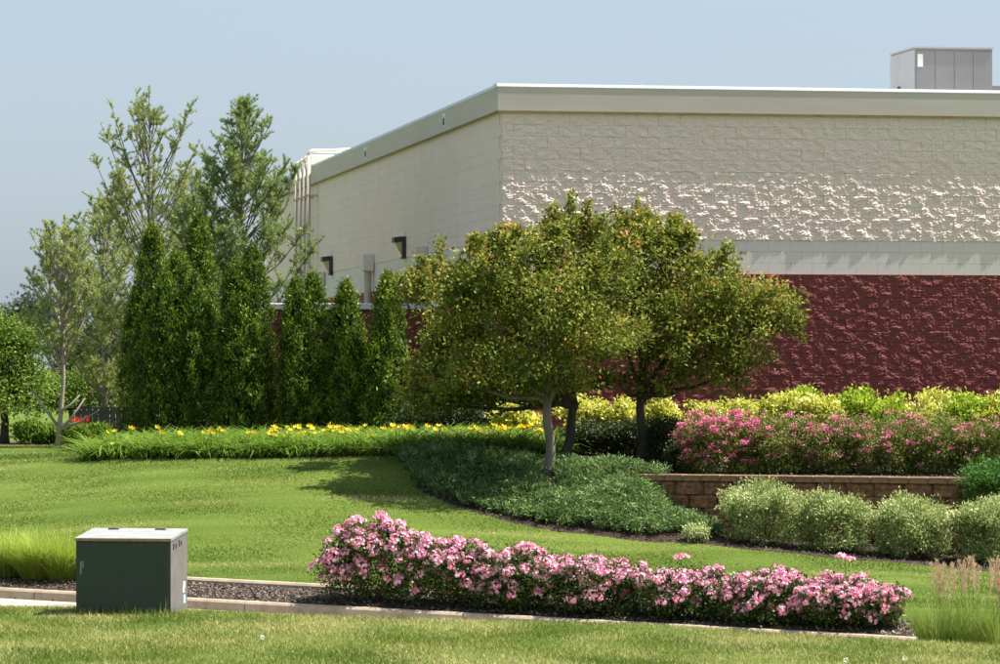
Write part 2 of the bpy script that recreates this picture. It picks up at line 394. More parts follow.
def leafmesh(name, C, D, N, L, Wd, tone, mat, fold=0.0):
    v, f = leaf_quads(C, D, N, L, Wd, fold)
    return fastmesh(name, v, f, mat, np.repeat(np.clip(tone, 0, 1), 4))
def straps(C, D0, L, Wd, droop, nseg=3):
    """arching strap leaves"""
    n = len(C); L = np.broadcast_to(L, (n,))[:, None]; Wd = np.broadcast_to(Wd, (n,))[:, None]; droop = np.broadcast_to(droop, (n,))[:, None]
    D = unit(D0); side = unit(np.cross(D, np.array((0, 0, 1.0)) + rand_dirs(n) * .4))
    P = C.copy(); rows = []
    for s in range(nseg + 1):
        wd = Wd * (1 - (s / nseg) ** 2 * .9) * .5
        rows.append((P - side * wd, P + side * wd))
        D = unit(D + np.array((0, 0, -1.0)) * droop); P = P + D * L / nseg
    v = np.empty((n, (nseg + 1) * 2, 3))
    for s, (a, b) in enumerate(rows): v[:, 2*s] = a; v[:, 2*s + 1] = b
    k = (nseg + 1) * 2; base = (np.arange(n) * k)[:, None]
    f = np.concatenate([base + np.array((2*s, 2*s + 1, 2*s + 3, 2*s + 2)) for s in range(nseg)])
    return v.reshape(-1, 3), f, k

def blob_clumps(blobs, per, shell=(.55, 1.0), up=0.0):
    """clump centres spread through ellipsoids (cx,cy,cz,rx,ry,rz)"""
    C, O = [], []
    vol = np.array([b[3] * b[4] * b[5] for b in blobs]) ** .66; cnt = np.maximum(3, (per * vol / vol.sum()).astype(int))
    for b, n in zip(blobs, cnt):
        d = rand_dirs(n); d[:, 2] = np.where(d[:, 2] < -.4, -d[:, 2] * .5, d[:, 2]); d[:, 2] += up; d = unit(d)
        r = rng.uniform(shell[0] ** 2, shell[1] ** 2, n) ** .5
        C.append(np.array(b[:3]) + d * r[:, None] * np.array(b[3:])); O.append(d)
    return np.concatenate(C), np.concatenate(O)

def bush_leaves(name, C, O, n, rad, L, Wd, mat, updir=.5, tone=(.45, .22), fold=.12, jitter=1.0, zsq=.8, clump_tone=.12):
    """n leaves round every clump centre"""
    m = len(C); idx = np.repeat(np.arange(m), n)
    off = rng.normal(size=(m * n, 3)) * rad * .55; off[:, 2] *= zsq
    P = C[idx] + off
    D = unit(O[idx] * .6 + rand_dirs(m * n) * jitter + np.array((0, 0, updir)))
    N = unit(rand_dirs(m * n) * .8 + np.array((0, 0, 1.0)))
    T = tone[0] + rng.normal(size=m)[idx] * clump_tone + rng.normal(size=m * n) * tone[1]
    return leafmesh(name, P, D, N, rng.uniform(.7, 1.25, m * n) * L, rng.uniform(.7, 1.25, m * n) * Wd, T, mat, fold)

# ------------------------------------------------------------------ the store building
ALPHA = math.atan(.18)
ux, uy = math.cos(ALPHA), math.sin(ALPHA)          # along the front wall, to the right
CORNER = np.array((.036, 64.0, 0.0))
CH, BL = .2033, .4066                               # block course height and length
Z_RED, Z_BAND, Z_TOP = 5.15, 5.15 + 3 * CH, 8.50
Z_FAS = 8.03
FRONT_L, LEFT_L, DEEP = 13.0, 37.0, 37.0
B = tag(empty('store_building', tuple(CORNER), ALPHA), 'large beige block store building with dark red lower wall', 'building')
# local frame: x along the front wall to the right, y into the building; left wall runs along +y at x = 0
def local(p):
    d = np.asarray(p, float) - CORNER
    return np.array((d[0]*ux + d[1]*uy, -d[0]*uy + d[1]*ux, d[2]))

def split_variant(seed, nxs, nzs, amp, length=BL, height=CH, joint=.0022):
    """rough broken face of one split block; face looks towards -y, back at y = 0"""
    xs = np.linspace(joint/2, length - joint/2, nxs); zs = np.linspace(joint/2, height - joint/2, nzs)
    v = []
    for z in zs:
        for x in xs:
            ex = min(x - joint/2, length - joint/2 - x); ez = min(z - joint/2, height - joint/2 - z)
            e = min(1, .70 + .30 * min(ex, ez) / .008)
            p = Vector((x * 6.2 + seed * 13.1, z * 9.4 + seed * 5.7, seed * 3.3))
            q = mnoise.noise(p) * .6 + (1 - abs(mnoise.noise(p * 2.1 + Vector((9, 3, 1))))) * .55 - .3 + mnoise.noise(p * 4.3) * .28
            q = math.floor(q * 4.5) / 4.5 * .45 + q * .55
            v.append((x, -.012 - e ** .5 * max(0.004, amp * (.55 + q)), z))
    f = [(j*nxs + i, j*nxs + i + 1, (j+1)*nxs + i + 1, (j+1)*nxs + i) for j in range(nzs - 1) for i in range(nxs - 1)]
    n0 = len(v)
    for (x, z) in ((joint/2, joint/2), (length - joint/2, joint/2), (length - joint/2, height - joint/2), (joint/2, height - joint/2)): v.append((x, 0, z))
    bot = list(range(nxs)); top = list(range((nzs-1)*nxs, nzs*nxs)); lf = [j*nxs for j in range(nzs)]; rt = [j*nxs + nxs - 1 for j in range(nzs)]
    f.append(tuple(reversed(bot)) + (n0, n0 + 1)); f.append(tuple(top) + (n0 + 2, n0 + 3)); f.append(tuple(lf) + (n0 + 3, n0)); f.append(tuple(reversed(rt)) + (n0 + 1, n0 + 2))
    return v, f
NV = 26
variants = [split_variant(s, 23, 13, .029) for s in range(NV)]
def vmesh(i, mat, nm):
    b = MB(); b.add(*variants[i]); return b.mesh(nm, mat)
beige_vm = [vmesh(i, M['beige'], 'split_face_block') for i in range(NV)]
red_vm = [vmesh(i, M['red'], 'red_split_face_block') for i in range(NV)]
# solid walls behind the facing blocks
b = MB(); b.box(.001, FRONT_L, .0, .3, Z_RED, Z_FAS + .3); front_beige = b.build('front_wall', M['beige'], B)
b = MB(); b.box(.001, FRONT_L, .0, .3, 1.2, Z_RED - .004); front_red = b.build('red_front_wall', M['red'], B)
b = MB(); b.box(0, .3, .302, LEFT_L, Z_RED, Z_FAS + .3); left_wall = b.build('side_wall', M['beige'], B)
b = MB(); b.box(0, .3, .302, LEFT_L, 1.2, Z_RED - .004); left_red = b.build('red_side_wall', M['red'], B)
b = MB(); b.box(FRONT_L - .3, FRONT_L - .002, .302, DEEP, 1.2, Z_FAS + .3); b.box(.302, FRONT_L - .302, DEEP - .3, DEEP - .002, 1.2, Z_FAS + .3); b.build('rear_wall', M['beige'], B)
b = MB(); b.box(.31, FRONT_L - .31, .31, DEEP - .31, 7.9, 8.05); b.build('roof', M['roof'], B)
# front wall: rough beige blocks one by one in the part the picture shows
low_var = [split_variant(s, 9, 6, .033) for s in range(NV)]
def stuff_blocks(name, items, mat, parent, vs=low_var):
    mb = MB()
    for (i, x, z) in items:
        v, f = vs[i]; mb.add([(p[0] + x, p[1], p[2] + z) for p in v], f)
    o = mb.build(name, mat, parent); o['kind'] = 'stuff'; return o
rest_b, rest_r = [], []
ncols = int(FRONT_L / BL)
for r in range(12):
    z = Z_BAND + r * CH
    if z > Z_FAS + .1: break
    for c in range(ncols + 1):
        x = c * BL - (BL / 2 if r % 2 else 0)
        if x < 0:
            x = 0.0
        vi = random.randrange(NV)
        if x < 9.5 and x + BL <= FRONT_L and r < 12 and not (x == 0 and r % 2):
            link('split_face_block', beige_vm[vi], front_beige, (x, 0, z))
        elif x + BL <= FRONT_L + .01 and not (x == 0 and r % 2): rest_b.append((vi, x, z))
# half blocks at the corner
half = [split_variant(s + 60, 11, 12, .030, BL / 2) for s in range(6)]
half_m = []
for hv in half:
    b = MB(); b.add(*hv); half_m.append(b.mesh('split_face_block', M['beige']))
for r in range(1, 12, 2): link('split_face_block', half_m[r % 6], front_beige, (0, 0, Z_BAND + r * CH))
stuff_blocks('facing_blocks', rest_b, M['beige'], front_beige)
for r in range(1, 17):
    z = Z_RED - r * CH
    for c in range(ncols):
        x = c * BL + (BL / 2 if r % 2 else 0)
        vi = random.randrange(NV)
        if 4.3 < x < 9.4 and r <= 10: link('red_split_face_block', red_vm[vi], front_red, (x, 0, z))
        elif x + BL < FRONT_L: rest_r.append((vi, x, z))
stuff_blocks('red_facing_blocks', rest_r, M['red'], front_red)
# three smooth courses
bandm = MB(); bandm.box(.001, BL - .001, -.016, 0, .0014, CH - .0014, .002); band_me = bandm.mesh('smooth_block', M['band'])
for r in range(3):
    for c in range(ncols):
        x = c * BL + (BL / 2 if r % 2 else 0)
        if x < 9.4: link('smooth_block', band_me, front_beige, (x, 0, Z_RED + r * CH))
b = MB(); b.box(-.03, FRONT_L, -.034, -.001, Z_RED - .012, Z_RED + .004); b.build('wall_ledge', M['red'], B)
# side wall facing: blocks too far away to pick apart, joined
side_var = [split_variant(s + 100, 8, 5, .009) for s in range(12)]
mb1, mb2, mb3 = MB(), MB(), MB()
for r in range(-9, 15):
    z = Z_RED + r * CH
    for c in range(int(LEFT_L / BL) - 1):
        yy = c * BL + (BL / 2 if r % 2 else 0)
        v, f = side_var[random.randrange(12)]
        (mb3 if r < 0 else mb2 if r < 3 else mb1).add([(p[1] * (.35 if 0 <= r < 3 else 1), yy + BL - p[0], p[2] + z) for p in v], f)
for m_, nm, mt, par in ((mb1, 'side_facing_blocks', 'beige', left_wall), (mb2, 'side_band_blocks', 'band', left_wall), (mb3, 'red_side_facing_blocks', 'red', left_red)):
    o = m_.build(nm, M[mt], par); o['kind'] = 'stuff'
# fascia in panels, coping, drip edge
OV = .090
b = MB(); b.box(-OV, FRONT_L, -OV, -.0, Z_FAS, Z_TOP - .03); b.box(-OV, 0, .001, LEFT_L, Z_FAS, Z_TOP - .03); b.build('fascia', M['fascia'], B)
b = MB(); b.box(-OV - .004, FRONT_L, -OV - .004, -OV + .02, Z_FAS - .018, Z_FAS + .010); b.box(-OV - .004, -OV + .02, -OV + .021, LEFT_L, Z_FAS - .018, Z_FAS + .010); b.build('drip_edge', M['rustline'], B)
def coping(pts_a, pts_b, axis_x):
    mb = MB()
    pr = [(-OV - .006, Z_TOP - .045), (-OV - .006, Z_TOP - .03), (-OV + .012, Z_TOP + .018), (.30, Z_TOP + .03), (.30, Z_TOP - .05)]
    vs = []
    for e in (pts_a, pts_b):
        for (o_, z) in pr:
            vs.append((e, o_, z) if axis_x else (o_, e, z))
    n = len(pr)
    fs = [(k, k + n, (k+1) % n + n, (k+1) % n) for k in range(n)] + [tuple(range(n)), tuple(range(2*n - 1, n - 1, -1))]
    mb.add(vs, fs); mb.build('coping', M['coping'], B)
e = [-OV - .02, 2.6, 5.65, 8.7, FRONT_L]
for i in range(4): coping(e[i] + .004, e[i+1] - .004, True)
for i in range(12): coping(.31 + i * 3.05, .31 + (i + 1) * 3.05 - .008, False)
# overflow outlets in the side fascia
for yy in (5.8, 16.6, 30.4):
    b = MB(); b.box(-OV - .012, -OV + .01, yy - .16, yy + .16, Z_FAS + .10, Z_FAS + .36); o = b.build('overflow_outlet', M['white'], B)
    b = MB(); b.box(-OV - .016, -OV - .0125, yy - .09, yy + .09, Z_FAS + .13, Z_FAS + .27); b.build('opening', M['black'], o)
# rain leaders with conductor boxes
for yy, zt in ((8.5, 5.95), (16.0, 6.02), (24.4, 5.85)):
    b = MB(); b.box(-.26, -.02, yy - .2, yy + .2, zt - .42, zt - .04, .015); o = b.build('conductor_box', M['band'], B)
    b = MB(); b.tube([(-.13, yy, 2.2), (-.13, yy, zt - .41)], .085, 10); b.build('downspout', M['pipe'] if yy > 9 else M['bronze'], B)
# service pipes climbing the side wall on to the roof
for k, yy in enumerate((25.6, 26.5, 27.3, 28.2)):
    zt = Z_TOP + (.22, .12, .10, .08)[k]
    b = MB(); b.tube([(-.24, yy, 2.3), (-.24, yy, zt)], .036 if k else .05, 10); b.build('service_pipe', M['pipe'], B, smooth=True)
    b = MB(); b.tube([(-.24, yy, zt - .02), (-.22, yy, zt + .07), (-.14, yy, zt + .11), (.3, yy, zt + .11), (1.3 if k == 0 else .9, yy - (1.2 if k == 0 else .2), zt + .11)], .05, 8); b.build('pipe_elbow', M['pipe_pale'], B, smooth=True)
    for zz in (4.4, 6.3, 7.7):
        b = MB(); b.box(-.31, -.01, yy - .09, yy + .09, zz, zz + .04); b.build('pipe_strap', M['pipe'], B)
b = MB(); b.tube([(.9, 33.0, 8.0), (.9, 33.0, 8.9), (.9, 33.0, 8.95)], [.10, .10, .06], 10); o = b.build('roof_vent', M['pipe_pale'], B)
# low screen wall in front of the side wall
S = tag(empty('screen_wall', tuple(CORNER + np.array((ux * -.25 - uy * 2.2, uy * -.25 + ux * 2.2, 0))), ALPHA + R(-9)), 'low dark red screen wall with white cap behind the arborvitaes', 'wall')
SL = 4.4
b = MB(); b.box(-SL, 0, 0, .25, 1.3, 4.53); b.build('wall', M['red'], S)
mb = MB()
for r in range(16):
    for c in range(10):
        v, f = random.choice(low_var); mb.add([(p[0] - SL + c * BL + (BL/2 if r % 2 else 0), p[1], p[2] + 1.28 + r * CH) for p in v], f)
o = mb.build('facing_blocks', M['red'], S); o['kind'] = 'stuff'
for c in range(3):
    b = MB(); b.box(-SL - .05 + c * 1.5, -SL - .05 + (c + 1) * 1.5 - .008, -.09, .34, 4.534, 4.65, .012); b.build('wall_cap', M['coping'], S)

# hidden pale slab, added to bounce sunlight on to the side wall
yv = [(-4.2, 3.0), (-.35, 3.0), (-.35, 58), (-4.2, 58)]
yv = [(CORNER[0] + a_ * ux - b_ * uy, CORNER[1] + a_ * uy + b_ * ux, 2.06) for a_, b_ in yv]
me = bpy.data.meshes.new('bounce_slab'); me.from_pydata(yv, [], [(0, 1, 2, 3)]); me.materials.append(M['gutter'])
tag(link('bounce_slab', me), 'unseen pale slab added beside the store to bounce sunlight', kind='structure')

# wall lights
def wall_light(yy, zc_, label):
    p = B.matrix_world if False else None
    wx = CORNER[0] - yy * uy; wy = CORNER[1] + yy * ux
    o = tag(empty('wall_light', (wx, wy, zc_), ALPHA), label, 'light', 'wall lights on the side wall')
    b = MB(); b.box(-.10, -.02, -.17, .17, -.24, .22, .012); b.build('back_box', M['bronze'], o)
    b = MB()
    b.add([(-.10,-.17,.22),(-.27,-.17,.20),(-.27,-.17,.09),(-.10,-.17,.11),(-.10,.17,.22),(-.27,.17,.20),(-.27,.17,.09),(-.10,.17,.11)], [(0,1,2,3),(7,6,5,4),(0,4,5,1),(1,5,6,2),(2,6,7,3),(3,7,4,0)])
    b.build('hood', M['bronze'], o)
    b = MB()
    b.add([(-.255,-.15,.088),(-.105,-.15,-.20),(-.105,-.15,.105),(-.255,.15,.088),(-.105,.15,-.20),(-.105,.15,.105)], [(0,1,2),(5,4,3),(0,3,4,1),(1,4,5,2),(2,5,3,0)])
    b.build('lens', M['lens'], o)
wall_light(11.3, 5.98, 'dark wall light nearest the building corner on beige side wall')
wall_light(22.9, 5.92, 'dark wall light farther along side wall beside the service pipes')

# rooftop unit
p0 = W(915.5, 86, 73.0); zt = W(915, 48, 73.0)[2]
U = tag(empty('rooftop_unit', (p0[0], p0[1], 8.0), ALPHA), 'grey sheet metal rooftop unit on the flat roof', 'rooftop unit')
uw, ud, uh = 1.62, 1.75, zt - 8.0
b = MB(); b.box(0, uw, 0, ud, .06, uh); b.build('cabinet', M['unit'], U)
b = MB(); b.box(-.02, 0, 0.02, ud, .06, uh - .03); side = b.build('side_panel', M['unit_light'], U)
b = MB(); b.box(-.03, uw + .03, -.03, ud + .03, uh + .001, uh + .035); b.build('top_flange', M['unit_light'], U)
for xx in (.02, .42, .82, 1.22):
    b = MB(); b.box(xx, xx + .385, -.012, -.001, .12, uh - .05, .003); b.build('panel', M['unit'], U)
b = MB(); b.box(.04, .15, -.018, -.0125, uh - .38, uh - .12); b.build('sticker', M['white'], U)
b = MB(); b.box(-.028, -.021, 1.0, 1.2, 1.0, 1.25); b.build('vent', M['black'], side)
b = MB(); b.box(uw, uw + 1.5, .3, ud - .3, .06, uh - .72); b.build('duct_box', M['unit'], U)
b = MB(); b.box(-.08, uw + .08, -.08, ud + .08, .0, .06); b.build('base_rail', M['unit'], U)

# ------------------------------------------------------------------ retaining wall
wd = WALL_B - WALL_A; wl = float(np.hypot(*wd)); wa = math.atan2(wd[1], wd[0])
RW = tag(empty('retaining_wall', (WALL_A[0], WALL_A[1], 0), wa), 'low brown split block retaining wall with flat caps below the spireas', 'wall')
RBL, RCH = .455, .205
rv = []
for s in range(14):
    nxs, nzs = 13, 9; v, f = split_variant(s + 200, nxs, nzs, .055, RBL, RCH, .010)
    v2 = []
    for (x, y, z) in v:          # chamfered ends so each block reads on its own
        e_ = min(x, RBL - x); y2 = y + (max(0, .06 - e_) * .9 + max(0, .04 - (RCH - z)) * .8 if y < -.001 else .22)
        v2.append((x, y2, z))
    b = MB(); b.add(v2, f); rv.append(b.mesh('block', M['stone']))
for r in range(6):
    z = WALL_TOP - .105 - (r + 1) * RCH
    for c in range(-1, int(wl / RBL) + 1):
        x = c * RBL + (RBL / 2 if r % 2 else 0) + random.uniform(-.004, .004)
        gx_, gy_ = WALL_A[0] + math.cos(wa) * x, WALL_A[1] + math.sin(wa) * x
        if z + RCH < float(H(gx_, gy_ - .4)) - .1: continue
        link('block', random.choice(rv), RW, (x, -.02 * (5 - r) * 0 - .012 * r - random.uniform(0, .008), z))
capm = []
for s in range(5):
    b = MB(); b.box(.003, .297 , -.035, .24, 0, .098, .008); me = b.mesh('cap_block', M['capstone']); capm.append(me)
for c in range(-1, int(wl / .30)):
    link('cap_block', random.choice(capm), RW, (c * .30, random.uniform(-.012, .004) - .03, WALL_TOP - .104 + random.uniform(0, .004)))
b = MB(); b.box(.05, wl, .02, .2, .4, WALL_TOP - .11); b.build('core', M['soil'], RW)

# ------------------------------------------------------------------ transformer box
def cabinet():
    base = W(123, 612, 45.6)
    yaw = R(-9.7); gz = float(H(base[0], base[1]))
    o = tag(empty('transformer_box', (base[0], base[1], gz), yaw), 'dark green metal transformer box standing in the grass', 'utility box')
    w2, dp, hf, hb = .615, .82, CZ - (541 - HOR) / F * 45.3 - gz, 0
    hf += .02; hb = hf + .09
    def wedge(x0, x1, y0, y1, z0, zf, zb):
        return [(x0,y0,z0),(x1,y0,z0),(x1,y1,z0),(x0,y1,z0),(x0,y0,zf),(x1,y0,zf),(x1,y1,zb),(x0,y1,zb)]
    fs = [(0,3,2,1),(4,5,6,7),(0,1,5,4),(1,2,6,5),(2,3,7,6),(3,0,4,7)]
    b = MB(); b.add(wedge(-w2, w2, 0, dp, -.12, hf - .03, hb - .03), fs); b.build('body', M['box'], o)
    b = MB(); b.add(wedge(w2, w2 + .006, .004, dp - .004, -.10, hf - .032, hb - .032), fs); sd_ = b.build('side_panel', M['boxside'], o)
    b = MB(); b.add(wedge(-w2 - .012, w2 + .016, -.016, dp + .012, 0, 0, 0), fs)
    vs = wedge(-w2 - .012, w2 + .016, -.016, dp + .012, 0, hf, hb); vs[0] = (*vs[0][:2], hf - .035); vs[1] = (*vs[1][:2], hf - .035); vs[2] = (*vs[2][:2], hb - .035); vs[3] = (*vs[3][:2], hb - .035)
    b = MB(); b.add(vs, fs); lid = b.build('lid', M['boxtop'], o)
    b = MB(); b.box(-w2 - .014, w2 + .018, -.024, -.0165, hf - .038, hf - .006); b.build('lid_edge', M['rust'], lid)
    for x in (-.32, .30):
        zz = hf + (hb - hf) * .86
        b = MB(); b.box(x - .07, x + .07, dp * .84, dp * .90, zz - .02, zz + .028, .006); b.build('hinge', M['boxside'], lid)
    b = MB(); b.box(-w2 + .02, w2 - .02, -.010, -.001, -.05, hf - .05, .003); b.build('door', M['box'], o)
    for (y0, y1, z0, z1, mt) in ((.62, .72, .30, .38, 'white'), (.60, .68, .24, .30, 'white'), (.63, .73, .10, .21, 'bluelabel')):
        b = MB(); b.box(w2 + .0065, w2 + .009, y0, y1, z0, z1); b.build('sticker', M[mt], sd_)
    for k, y in enumerate((.12, .24, .40, .50)):
        zz = hf + (hb - hf) * y / dp - .16
        b = MB(); b.box(w2 + .0065, w2 + .009, y, y + .05, zz, zz + (.075, .06, .08, .05)[k]); b.build('stencil_mark', M['black'], sd_)
    b = MB(); b.box(-w2 + .055, -w2 + .075, -.0125, -.0105, .50, .66); b.box(-w2 + .085, -w2 + .10, -.0125, -.0105, .58, .67); b.build('scratch', M['boxtop'], o)
    b = MB(); b.box(-w2 - .12, w2 + .12, -.12, dp + .12, -.25, -.015, .02); b.build('base_pad', M['concrete'], o)
cabinet()

# ------------------------------------------------------------------ crabapple trees
def tree_trunk(parent, base, top, r0, r1, mat, bend=.05, name='trunk'):
    base = np.array(base); top = np.array(top); pts = []; rad = []
    for i in range(7):
        k = i / 6; off = np.array((math.sin(k * 5 + base[0]), math.cos(k * 4 + base[1]), 0)) * bend * math.sin(math.pi * k)
        pts.append(base + (top - base) * k + off); rad.append(r0 + (r1 - r0) * k + (.35 * r0 * max(0, .12 - k) / .12))
    b = MB(); b.tube(pts, rad, 10); return b.build(name, mat, parent, smooth=True)

def crab_tree(px, d, fork_py, r0, blobs, spikes, label, bark, n=300, lean=0.0):
    base = G(px, d) - np.array((0, 0, .06))
    o = tag(empty('crabapple_tree', tuple(base)), label, 'tree', 'crabapple trees in the bed')
    fork = W(px + lean, fork_py, d) - base
    tree_trunk(o, (0, 0, 0), fork, r0, r0 * .75, bark)
    BL_ = []
    for (bx, by, dd, rx, ry) in blobs:
        c = W(bx, by, dd) - base; s = dd / F
        BL_.append((*c, rx * s, min(rx, ry * 1.3) * s * .95, ry * s))
        mid = fork * .5 + c * .5 + np.array((0, 0, -.1))
        b = MB(); b.tube([fork - np.array((0, 0, .1)), fork * .75 + mid * .25, mid, c], [r0 * .6, r0 * .5, r0 * .32, .012], 7); b.build('limb', bark, o, smooth=True)
    C, O = blob_clumps(BL_, n, (.35, 1.0), .05)
    tw = MB(); cen = np.array([q[:3] for q in BL_])
    for p_ in C[::5]:
        a_ = cen[np.argmin(np.linalg.norm(cen - p_, axis=1))] * .75 + fork * .25
        tw.tube([a_, (a_ + p_) / 2 + rng.normal(size=3) * .05, p_], [.012, .008, .003], 4)
    tw.build('twigs', bark, o)['kind'] = 'stuff'
    C0, O0 = C, O
    for q_ in np.argsort(-(C0[:, 2] + rng.normal(size=len(C0)) * .35))[:46]:       # upright leading shoots
        if O0[q_, 2] < .15: continue
        ln = rng.uniform(.06, .26); dr = unit(np.array((rng.normal() * .3 + O0[q_, 0] * .4, rng.normal() * .3, 1.0)))
        for u_ in np.arange(.1, 1.01, .3):
            C = np.append(C, [C0[q_] + dr * (ln * u_ + .08)], 0); O = np.append(O, [dr], 0)
    nshoot = len(C) - len(C0)
    for (sx, sy, dd) in spikes:
        p = W(sx, sy, dd) - base
        for q in range(5):
            C = np.append(C, [p - np.array((rng.normal() * .03, rng.normal() * .05, .10 * q + .05))], 0); O = np.append(O, [[0, 0, 1.0]], 0)
    m, k = len(C), 66
    idx = np.repeat(np.arange(m), k)
    rad = rng.uniform(.10, .25, m); rad[len(C0):] = .075
    keep = np.ones(m * k, bool); keep[(idx >= len(C0)) & (np.arange(m * k) % k > 26)] = False
    off = rng.normal(size=(m * k, 3)) * rad[idx][:, None] * .62; off[:, 2] *= .85
    P = C[idx] + off
    D = unit(O[idx] * .5 + rand_dirs(m * k) + np.array((0, 0, .05))); N = unit(rand_dirs(m * k) * .9 + np.array((0, 0, .8)))
    tip = np.clip((off[:, 2] / rad[idx]) * .12 + (O[idx, 2] * .08), -.2, .3)
    T = .44 + np.clip(rng.normal(size=m), -2, 1.6)[idx] * .17 + rng.normal(size=m * k) * .14 + tip
    P, D, N, T = P[keep], D[keep], N[keep], T[keep]; nk = len(P)
    me = leafmesh('crown', P, D, N, rng.uniform(.055, .105, nk), rng.uniform(.033, .055, nk), T, M['crab'], .12)
    cr = link('crown', me, o); cr['kind'] = 'stuff'
    return o
crab_tree(548, 57.2, 398, .085, [(545,300,57,80,70),(486,308,57.2,58,56),(585,345,56.6,62,48),(520,368,56.6,72,42),(460,288,57.4,32,36),(600,290,57.3,55,55),(565,248,57.6,48,34),(505,262,57.4,38,28),(540,388,57,62,24),(470,385,57,50,26)],
          [(440,238,57.2),(556,205,57.5),(527,232,57.3),(575,228,57.4),(500,243,57.2)], 'crabapple with grey trunk rising from the blue green juniper', M['bark_grey'], 390)
crab_tree(562, 58.9, 402, .085, [(454,352,58.4,42,46),(426,386,58.2,26,32),(475,360,58.6,58.8,50),(520,330,58.9,58.8,50),(560,340,59.0,58.8,52),(455,405,58.4,50,22),(425,300,58.8,28,34),(440,405,58.3,32,18),(500,400,58.6,50,20)],
          [(428,322,58.6)], 'crabapple with dark leaning trunk behind the grey trunked one', M['bark_dark'], 300, 14)
crab_tree(641, 58.9, 395, .085, [(690,315,58.8,70,58),(640,262,59,48,44),(745,325,58.8,50,48),(650,345,58.4,66,46),(700,362,58.6,66,34),(770,318,58.8,32,34),(615,300,59,50,60),(665,245,59.2,34,26),(715,275,59,32,26),(745,368,58.8,36,22),(620,385,58.6,50,20),(690,385,58.6,56,18)],
          [(617,206,59),(650,215,59),(690,233,59),(708,252,59),(800,312,58.8),(766,283,58.8)], 'wide crabapple farthest right with dark trunk beside pink spireas', M['bark_dark'], 430, 0)

# ------------------------------------------------------------------ arborvitaes
def arborvitae(leaders, d, base_py, label, nclump=520):
    cxp = leaders[0][0]; base = G(cxp, d)
    o = tag(empty('arborvitae', tuple(base)), label, 'tree', 'arborvitae hedge behind the daylilies')
    b = MB(); b.tube([(0, 0, -.1), (0, 0, 1.6)], [.07, .03], 8); b.build('trunk', M['bark_dark'], o)
    Ps, Ds, Ns, Ts = [], [], [], []
    tot = sum((base_py - l[1]) * l[2] for l in leaders)
    for (lx, ty, hw, dd) in leaders:
        top = CZ - (ty - 9 - HOR) / F * d - base[2]; x0 = (lx - cxp) / F * d; Rr = hw * .94 / F * d
        n = int(1.75 * nclump * (base_py - ty) * hw / tot)
        h = np.where(rng.uniform(size=n) < .06, rng.uniform(.9, 1, n), rng.uniform(.0, 1, n) ** .9); prof = (1 - h ** 3.4) ** .78 * (.86 + .14 * np.clip(h / .3, 0, 1))
        ang = rng.uniform(0, 2 * np.pi, n)
        bump = 1 + .05 * np.sin(ang * 3 + h * 9 + lx) + .05 * np.sin(ang * 5 - h * 17) + rng.normal(size=n) * .035
        r = Rr * prof * bump * rng.uniform(.84, 1.0, n) * .93
        outv = np.stack([np.cos(ang), np.sin(ang), np.zeros(n)], 1)
        C = np.stack([x0 + r * np.cos(ang), dd + r * np.sin(ang), .05 + h * (top - .12)], 1)
        k = 38; idx = np.repeat(np.arange(n), k)
        tang = np.stack([-np.sin(ang), np.cos(ang), np.zeros(n)], 1)
        # flattened fans hanging in roughly radial planes
        a_ = rng.normal(size=n * k) * .05; b_ = rng.normal(size=n * k) * .07; c_ = rng.normal(size=n * k) * .026
        pl = unit(outv + tang * rng.normal(size=n)[:, None] * .6)[idx]
        P = C[idx] + pl * a_[:, None] + np.array((0, 0, 1.0)) * b_[:, None] + np.cross(pl, (0, 0, 1.0)) * c_[:, None]
        D = unit(np.array((0, 0, .8)) + pl * .35 + rand_dirs(n * k) * .7)
        N = unit(outv[idx] * 1.0 + rand_dirs(n * k) * .55 + np.array((0, 0, .25)))
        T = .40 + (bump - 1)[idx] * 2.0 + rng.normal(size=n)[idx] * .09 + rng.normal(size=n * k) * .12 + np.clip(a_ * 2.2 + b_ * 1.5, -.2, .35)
        Ps.append(P); Ds.append(D); Ns.append(N); Ts.append(T)
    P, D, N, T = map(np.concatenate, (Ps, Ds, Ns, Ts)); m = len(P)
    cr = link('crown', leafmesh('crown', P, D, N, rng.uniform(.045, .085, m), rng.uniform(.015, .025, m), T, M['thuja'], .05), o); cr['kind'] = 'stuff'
arborvitae([(152, 236, 28, 0), (140, 300, 22, -.25)], 66.0, 440, 'leftmost arborvitae at the end of the row, half hidden', 520)
arborvitae([(199, 224, 23, 0), (205, 262, 20, -.2)], 65.2, 440, 'tallest arborvitae with pointed top, behind the broad one', 480)
arborvitae([(178, 262, 34, 0), (168, 285, 24, -.3), (196, 285, 25, -.3), (150, 310, 24, -.1)], 63.6, 440, 'broad many-topped arborvitae standing in front of the tallest one', 900)
arborvitae([(252, 255, 26, 0), (237, 270, 24, -.15), (246, 320, 30, -.2)], 63.4, 440, 'arborvitae just left of the white wall cap', 760)
arborvitae([(313, 285, 22, 0), (296, 290, 20, -.1), (304, 340, 27, -.15)], 63.2, 440, 'twin-topped arborvitae in front of the white wall cap', 620)
arborvitae([(346, 293, 24, 0), (352, 340, 26, -.1)], 63.0, 440, 'narrow arborvitae between the twin-topped one and the crabapple', 540)
arborvitae([(388, 284, 22, 0), (384, 330, 24, -.1)], 62.6, 440, 'rightmost arborvitae with its tip above crabapple leaves', 480)

